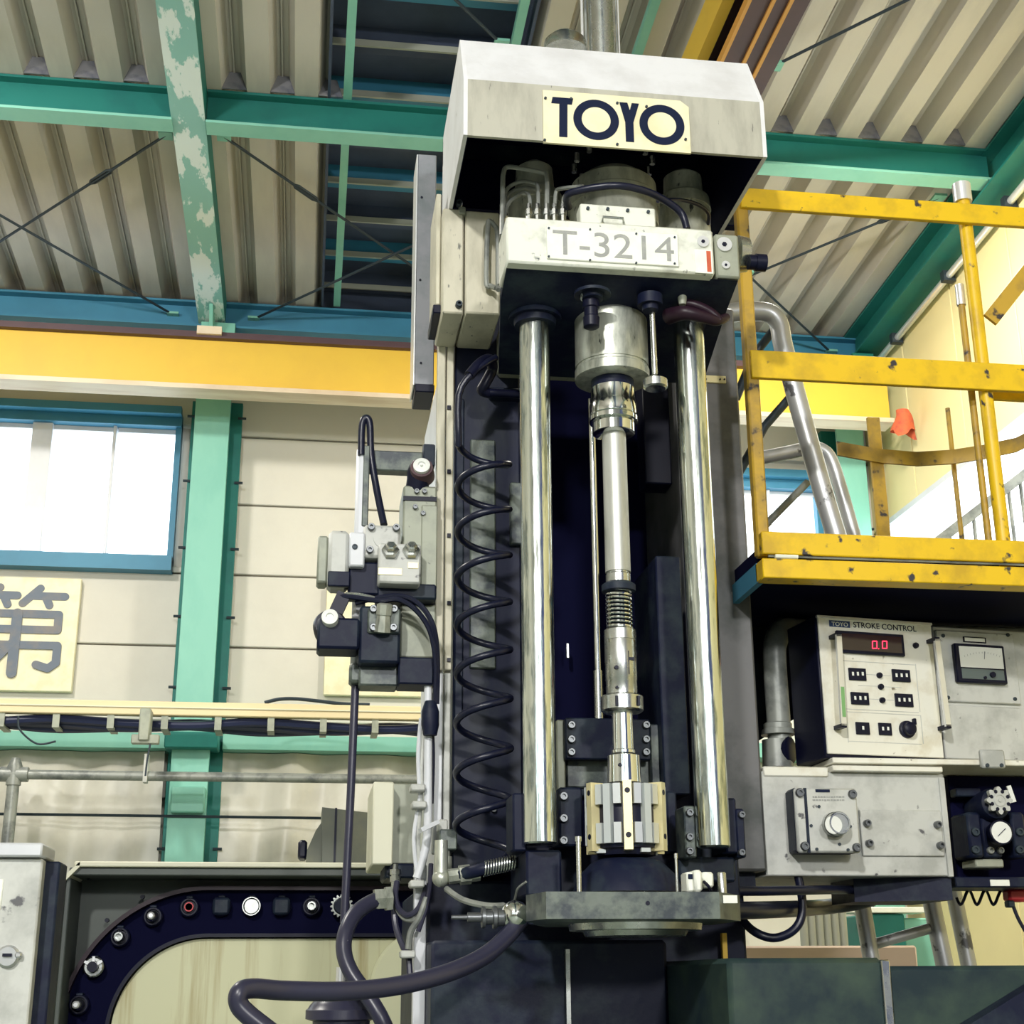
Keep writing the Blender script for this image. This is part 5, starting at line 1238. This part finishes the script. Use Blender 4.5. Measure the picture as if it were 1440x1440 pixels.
MB().spin((pw.x, YG-.058, pw.z), (0, -1, 0), [(0, 9*k), (.004, 9*k), (.005, 7.5*k), (.003, 7*k), (.003, 3*k), (.006, 2.5*k)], 24).build('wheel_hub', 'panel_grey', hw)
MB().bar(P(1418, 1105, YG-.02), P(1426, 1128, YG-.02), .014, .006, (0, 1, 0)).build('wheel_tag', 'dial_white', vg)
pg = P(1406, 1171, YG-.05)
ga = MB().spin(pg, (0, -1, .05), [(-.05, .02), (-.02, .036), (.0, .038), (.012, .038), (.014, .034), (.010, .033), (.010, 0)], 32).build('gauge', 'black_plastic', vg)
gf = MB().spin(pg+V((0, -.011, 0)), (0, -1, .05), [(0, .033), (.001, .033)], 32).build('gauge_face', 'dial_white', ga)
MB().bar(pg+V((-.014, -.0135, -.012)), pg+V((.014, -.0135, .012)), .002, .001, (0, 1, 0)).build('gauge_needle', 'ink_navy', ga)
pbox(1345, 1108, 1380, 1120, YG+.05, .05, .004).build('pilot_line', 'dark_iron', vg)

# ================================================================== PLATFORM, HANDRAILS, LADDER
YP = 3.9
pf = thing('work_platform', 'raised work platform with dark underside and yellow worn edge', 'platform', P(1250, 815, YP))
zu, zl = P(1250, 755, YP).z, P(1250, 790, YP).z
xp0 = P(1070, 780, YP).x
def hx_(v, u=1250): return P(u, v, YP).z
MB().box(xp0, xp0+1.6, YP-.018, YP+.013, hx_(787), hx_(756), .003).build('toe_board', 'yellow_rail', pf)
MB().box(xp0, xp0+1.6, YP-.01, YP+.06, hx_(819), hx_(792), .003).build('edge_channel', 'yellow_rail', pf)
MB().tube([(xp0+.02, YP-.006, hx_(788.5, 1250)), (xp0+1.6, YP-.006, hx_(788.5, 1250))], .004, 6, False).build('cord', 'pipe_grey', pf)
MB().tube([(xp0+.04, YP-.008, hx_(788.5)), (xp0+.11, YP-.008, hx_(788.5))], .008, 8, False).build('cord_sleeve', 'sign_white', pf)
MB().box(xp0+.01, xp0+1.6, YP+.06, YC, hx_(796), hx_(770), 0).box(cx1-.003, xp0+1.6, YC, 6.0, hx_(796), hx_(770), 0).build('deck', 'shadow_navy', pf)
for i in range(3): MB().box(cx1+.0, xp0+1.6, YP+.95+i*.5, YP+1.01+i*.5, hx_(796)-.06, hx_(796)+.002, 0).build('deck_joist', 'shadow_navy', pf)
MB().box(xp0, xp0+.02, YP+.05, YC+.002, hx_(819), hx_(792), 0).build('side_channel', 'blue_steel', pf)
MB().prism([(cx1-.012, 4.7, hx_(796)+.002), (xp0+.9, 4.7, hx_(796)+.002), (cx1-.012, 4.7, hx_(796)-.5)], (0, .03, 0)).build('bracket_plate', 'dark_iron', pf)
# front handrail
hr = thing('front_handrail', 'chipped yellow handrail of flat bars along the platform front', 'handrail', P(1250, 756, YP))
def vp(u, v, v2, w, m, name, Y, d=.03, y2=None):
    x = P(u, (v+v2)/2, Y).x; return MB().box(x-w/2, x+w/2, Y, Y+d, P(u, v2, Y).z, P(u, v, Y).z, .004).build(name, m, hr)
xq = P(1061, 520, YP).x
MB().box(xq-.022, xq+.018, YP+.01, YP+.05, hx_(786), P(1050, 285, YP).z, .006).build('post', 'yellow_worn', hr)
MB().box(xq-.01, xq+1.6, YP-.004, YP+.015, hx_(306), hx_(279), .002).build('top_rail', 'yellow_rail', hr)
MB().box(xq-.01, xq+1.6, YP-.004, YP+.015, hx_(541), hx_(503), .002).build('middle_rail', 'yellow_rail', hr)
xr1 = P(1390, 520, YP).x
pz = P(1358, 275, YP).z
MB().cyl((xr1, YP+.035, hx_(786)), (xr1, YP+.035, pz), .022, n=20).build('round_post', 'yellow_rail', hr)
MB().cyl((xr1, YP+.035, pz-.005), (xr1, YP+.035, pz+.062), .030, n=12).build('post_cap', 'bright_alu', hr)
xr2 = P(1376, 580, YP+.05).x
MB().cyl((xr2, YP+.08, hx_(786)), (xr2, YP+.08, P(1362, 425, YP+.08).z), .011, n=14).build('latch_post', 'yellow_worn', hr)
MB().cyl((xr2, YP+.08, P(1362, 430, YP+.08).z), (xr2, YP+.08, P(1362, 402, YP+.08).z), .015, n=10).build('latch_cap', 'bright_alu', hr)
MB().box(xr1+.0, xr1+.35, YP+.06, YP+.075, P(1425, 563, YP+.06).z, P(1425, 541, YP+.06).z, .002).build('side_rail', 'yellow_rail', hr)
MB().bar(P(1392, 450, YP+.06), P(1462, 362, YP+.06), .052, .012, (0, 1, 0)).build('diagonal_brace', 'yellow_worn', hr)
# rear handrail
rr_ = thing('rear_handrail', 'worn yellow bent handrail on the far platform edge', 'handrail', P(1260, 750, 5.3))
YQ = 5.2
MB().box(P(1228, 660, YQ).x, P(1246, 660, YQ).x, YQ+.012, YQ+.03, P(1240, 790, YQ).z, P(1235, 585, YQ).z, .003).build('post', 'yellow_worn', rr_)
pts = fp((1178, 630, YQ), (1205, 635, YQ), (1240, 641, YQ), (1290, 645, YQ-.02), (1340, 642, YQ-.05), (1385, 635, YQ-.1), (1430, 625, YQ-.2), (1470, 605, YQ-.3))
bnd = MB(); h = .030
for i in range(len(pts)-1):
    a, b = pts[i], pts[i+1]
    bnd.hexa([a+V((0, 0, -h)), b+V((0, 0, -h)), b+V((0, .012, -h)), a+V((0, .012, -h)), a+V((0, 0, h)), b+V((0, 0, h)), b+V((0, .012, h)), a+V((0, .012, h))])
bnd.build('bent_rail', 'yellow_worn', rr_)
MB().cyl((P(1345, 660, YQ).x, YQ+.02, P(1345, 790, YQ).z), (P(1345, 660, YQ).x, YQ+.02, P(1338, 572, YQ).z), .010, n=10).build('thin_post', 'yellow_worn', rr_)
# ladder hoops
ld = thing('ladder', 'chipped silver ladder rails with arched grab tops by the platform', 'ladder', (1.55, 4.4, 0))
YL = 4.35
top = fp((1020, 441, YL), (1050, 438, YL), (1080, 440, YL), (1095, 455, YL), (1101, 485, YL), (1118, 550, YL), (1140, 630, YL), (1160, 700, YL), (1178, 760, YL))
MB().tube(top, .034, 16).build('grab_rail', 'silver_tube', ld)
low = fp((1070, 644, 4.8), (1110, 636, 4.8), (1140, 630, 4.8), (1158, 634, 4.8), (1170, 650, 4.8), (1183, 690, 4.8), (1203, 760, 4.8))
MB().tube(low, .026, 14).build('grab_rail', 'silver_tube', ld)
MB().tube(fp((1035, 672, 4.5), (1075, 600, 4.5), (1110, 560, 4.5)), .016, 10, False).build('cross_stay', 'rod_dark', ld)
MB().tube(fp((1035, 560, 4.5), (1060, 500, 4.5), (1095, 455, 4.45)), .016, 10, False).build('cross_stay', 'rod_dark', ld)
MB().tube(fp((1075, 740, 4.7), (1136, 678, 4.7)), .014, 10, False).build('cross_stay', 'pipe_grey', ld)
# ladder legs below
lg = thing('ladder_stile', 'oily silver ladder legs and rung below the grey housing', 'ladder', P(1270, 1400, 4.6))
YE = 4.85
def leg(a, b): a = P(*a); b = P(*b); return [a, a+(b-a)*(a.z/(a.z-b.z))]
MB().tube(leg((1206, 1235, YE), (1228, 1365, YE)), .029, 14, False).build('stile', 'silver_tube', lg)
MB().tube(leg((1303, 1235, YE), (1332, 1375, YE)), .031, 14, False).build('stile', 'silver_tube', lg)
MB().tube(leg((1338, 1240, YE+.2), (1366, 1375, YE+.2)), .029, 14, False).build('stile', 'silver_tube', lg)
MB().tube(fp((1218, 1331, YE), (1306, 1306, YE)), .018, 12, False).build('rung', 'silver_tube', lg)
# heavy hoses under the housing
tag(MB().tube(fp((1012, 1281, 3.95), (1060, 1280, 4.08), (1092, 1279, 4.20), (1118, 1278, 4.34), (1135, 1277, 4.48), (1150, 1276, 4.63), (1172, 1274, 4.71), (1200, 1270, 4.735), (1235, 1260, 4.74), (1262, 1240, 4.74), (1272, 1220, 4.74)), .025, 14).build('supply_hose', 'black_rubber'), 'thick black hose running level under the grey housing', 'hose')
tag(MB().tube(fp((1038, 1278, 4.345), (1046, 1296, 4.30), (1064, 1312, 4.26), (1088, 1319, 4.25), (1112, 1311, 4.25), (1126, 1293, 4.25), (1128, 1265, 4.25), (1122, 1231, 4.25)), .013, 12).build('looped_hose', 'black_rubber'), 'black hose drooping in a loop below the housing', 'hose')
tag(MB().tube(fp((1028, 1253, 4.05), (1075, 1253, 4.08), (1130, 1252, 4.18), (1185, 1251, 4.32), (1215, 1252, 4.42)), .014, 10).build('supply_pipe', 'black_rubber'), 'thin black hose straight under the housing bottom', 'hose')
# things seen through the gap below the housing
ck = thing('pleated_curtain', 'grey pleated curtain behind the looped hose', 'curtain', P(1155, 1335, 8))
for i in range(6):
    a = P(1130+i*11, 1300, 8.0); MB().cyl((a.x, 8.0, 0), (a.x, 8.0, P(1150, 1272, 8).z), .024, n=12).build('pleat', 'curtain', ck)
gb = thing('green_cabinet', 'dark green cabinet seen through the ladder legs', 'cabinet', (P(1250, 1330, 9).x, 9, 0))
MB().box(P(1225, 1320, 9).x, P(1275, 1320, 9).x, 9, 9.5, 0, P(1250, 1285, 9).z, .01).build('body', 'green_steel', gb)
MB().box(P(1278, 1320, 9).x, P(1330, 1320, 9).x, 9.1, 9.5, 0, P(1300, 1290, 9).z, .01).build('side_unit', 'green_pale', gb)
MB().box(P(1190, 1280, 9).x, P(1300, 1280, 9).x, 8.95, 9.2, P(1250, 1284, 9).z, P(1250, 1276, 9).z, .004).build('shelf_board', 'sign_white', gb)
tag(MB().box(P(1015, 1340, 7).x, P(1290, 1340, 7).x, 7, 7.5, 0, P(1150, 1330, 7).z, .01).build('pallet_box', 'board_pink'), 'low pinkish board box behind the machine bed', 'box')
tag(MB().box(P(1016, 1330, 4.3).x, P(1023, 1330, 4.3).x, 4.3, 4.32, zz, P(1020, 1312, 4.3).z, .001).build('marker_tag', 'yellow_crane'), 'small yellow tag standing beside the machine bed', 'tag')
tag(MB().tube([P(1345+i*1.55, 1262+10*math.sin(i*.42), 4.465+.010*math.cos(i*.42)) for i in range(62)], .005, 6).build('curly_cord', 'black_rubber'), 'thin black coiled cord under the valve group', 'cord')
rb = thing('red_socket', 'red plug socket with a lead under the valve group', 'socket', P(1430, 1276, 4.4))
pbox(1419, 1250, 1446, 1268, 4.39, .05, .008).build('socket_body', 'red_paint', rb)
pbox(1418, 1266, 1428, 1276, 4.385, .03, .004).build('plug', 'rod_dark', rb)
MB().tube(fp((1424, 1272, 4.40), (1432, 1292, 4.40), (1445, 1315, 4.40)), .006, 8).build('lead', 'black_rubber', rb)
# stair guard seen past the posts
sgd = thing('stair_guard', 'grey barred stair guard beyond the rear handrail', 'stair guard', P(1390, 750, 8))
a, b = P(1318, 762, 8), P(1450, 660, 8)
MB().bar(a, b, .04, .06).build('hand_rail', 'pipe_grey', sgd)
for i in range(9):
    q = a.lerp(b, i/8); MB().cyl(q, q-V((0, 0, .55)), .012, n=8).build('baluster', 'pipe_grey', sgd)
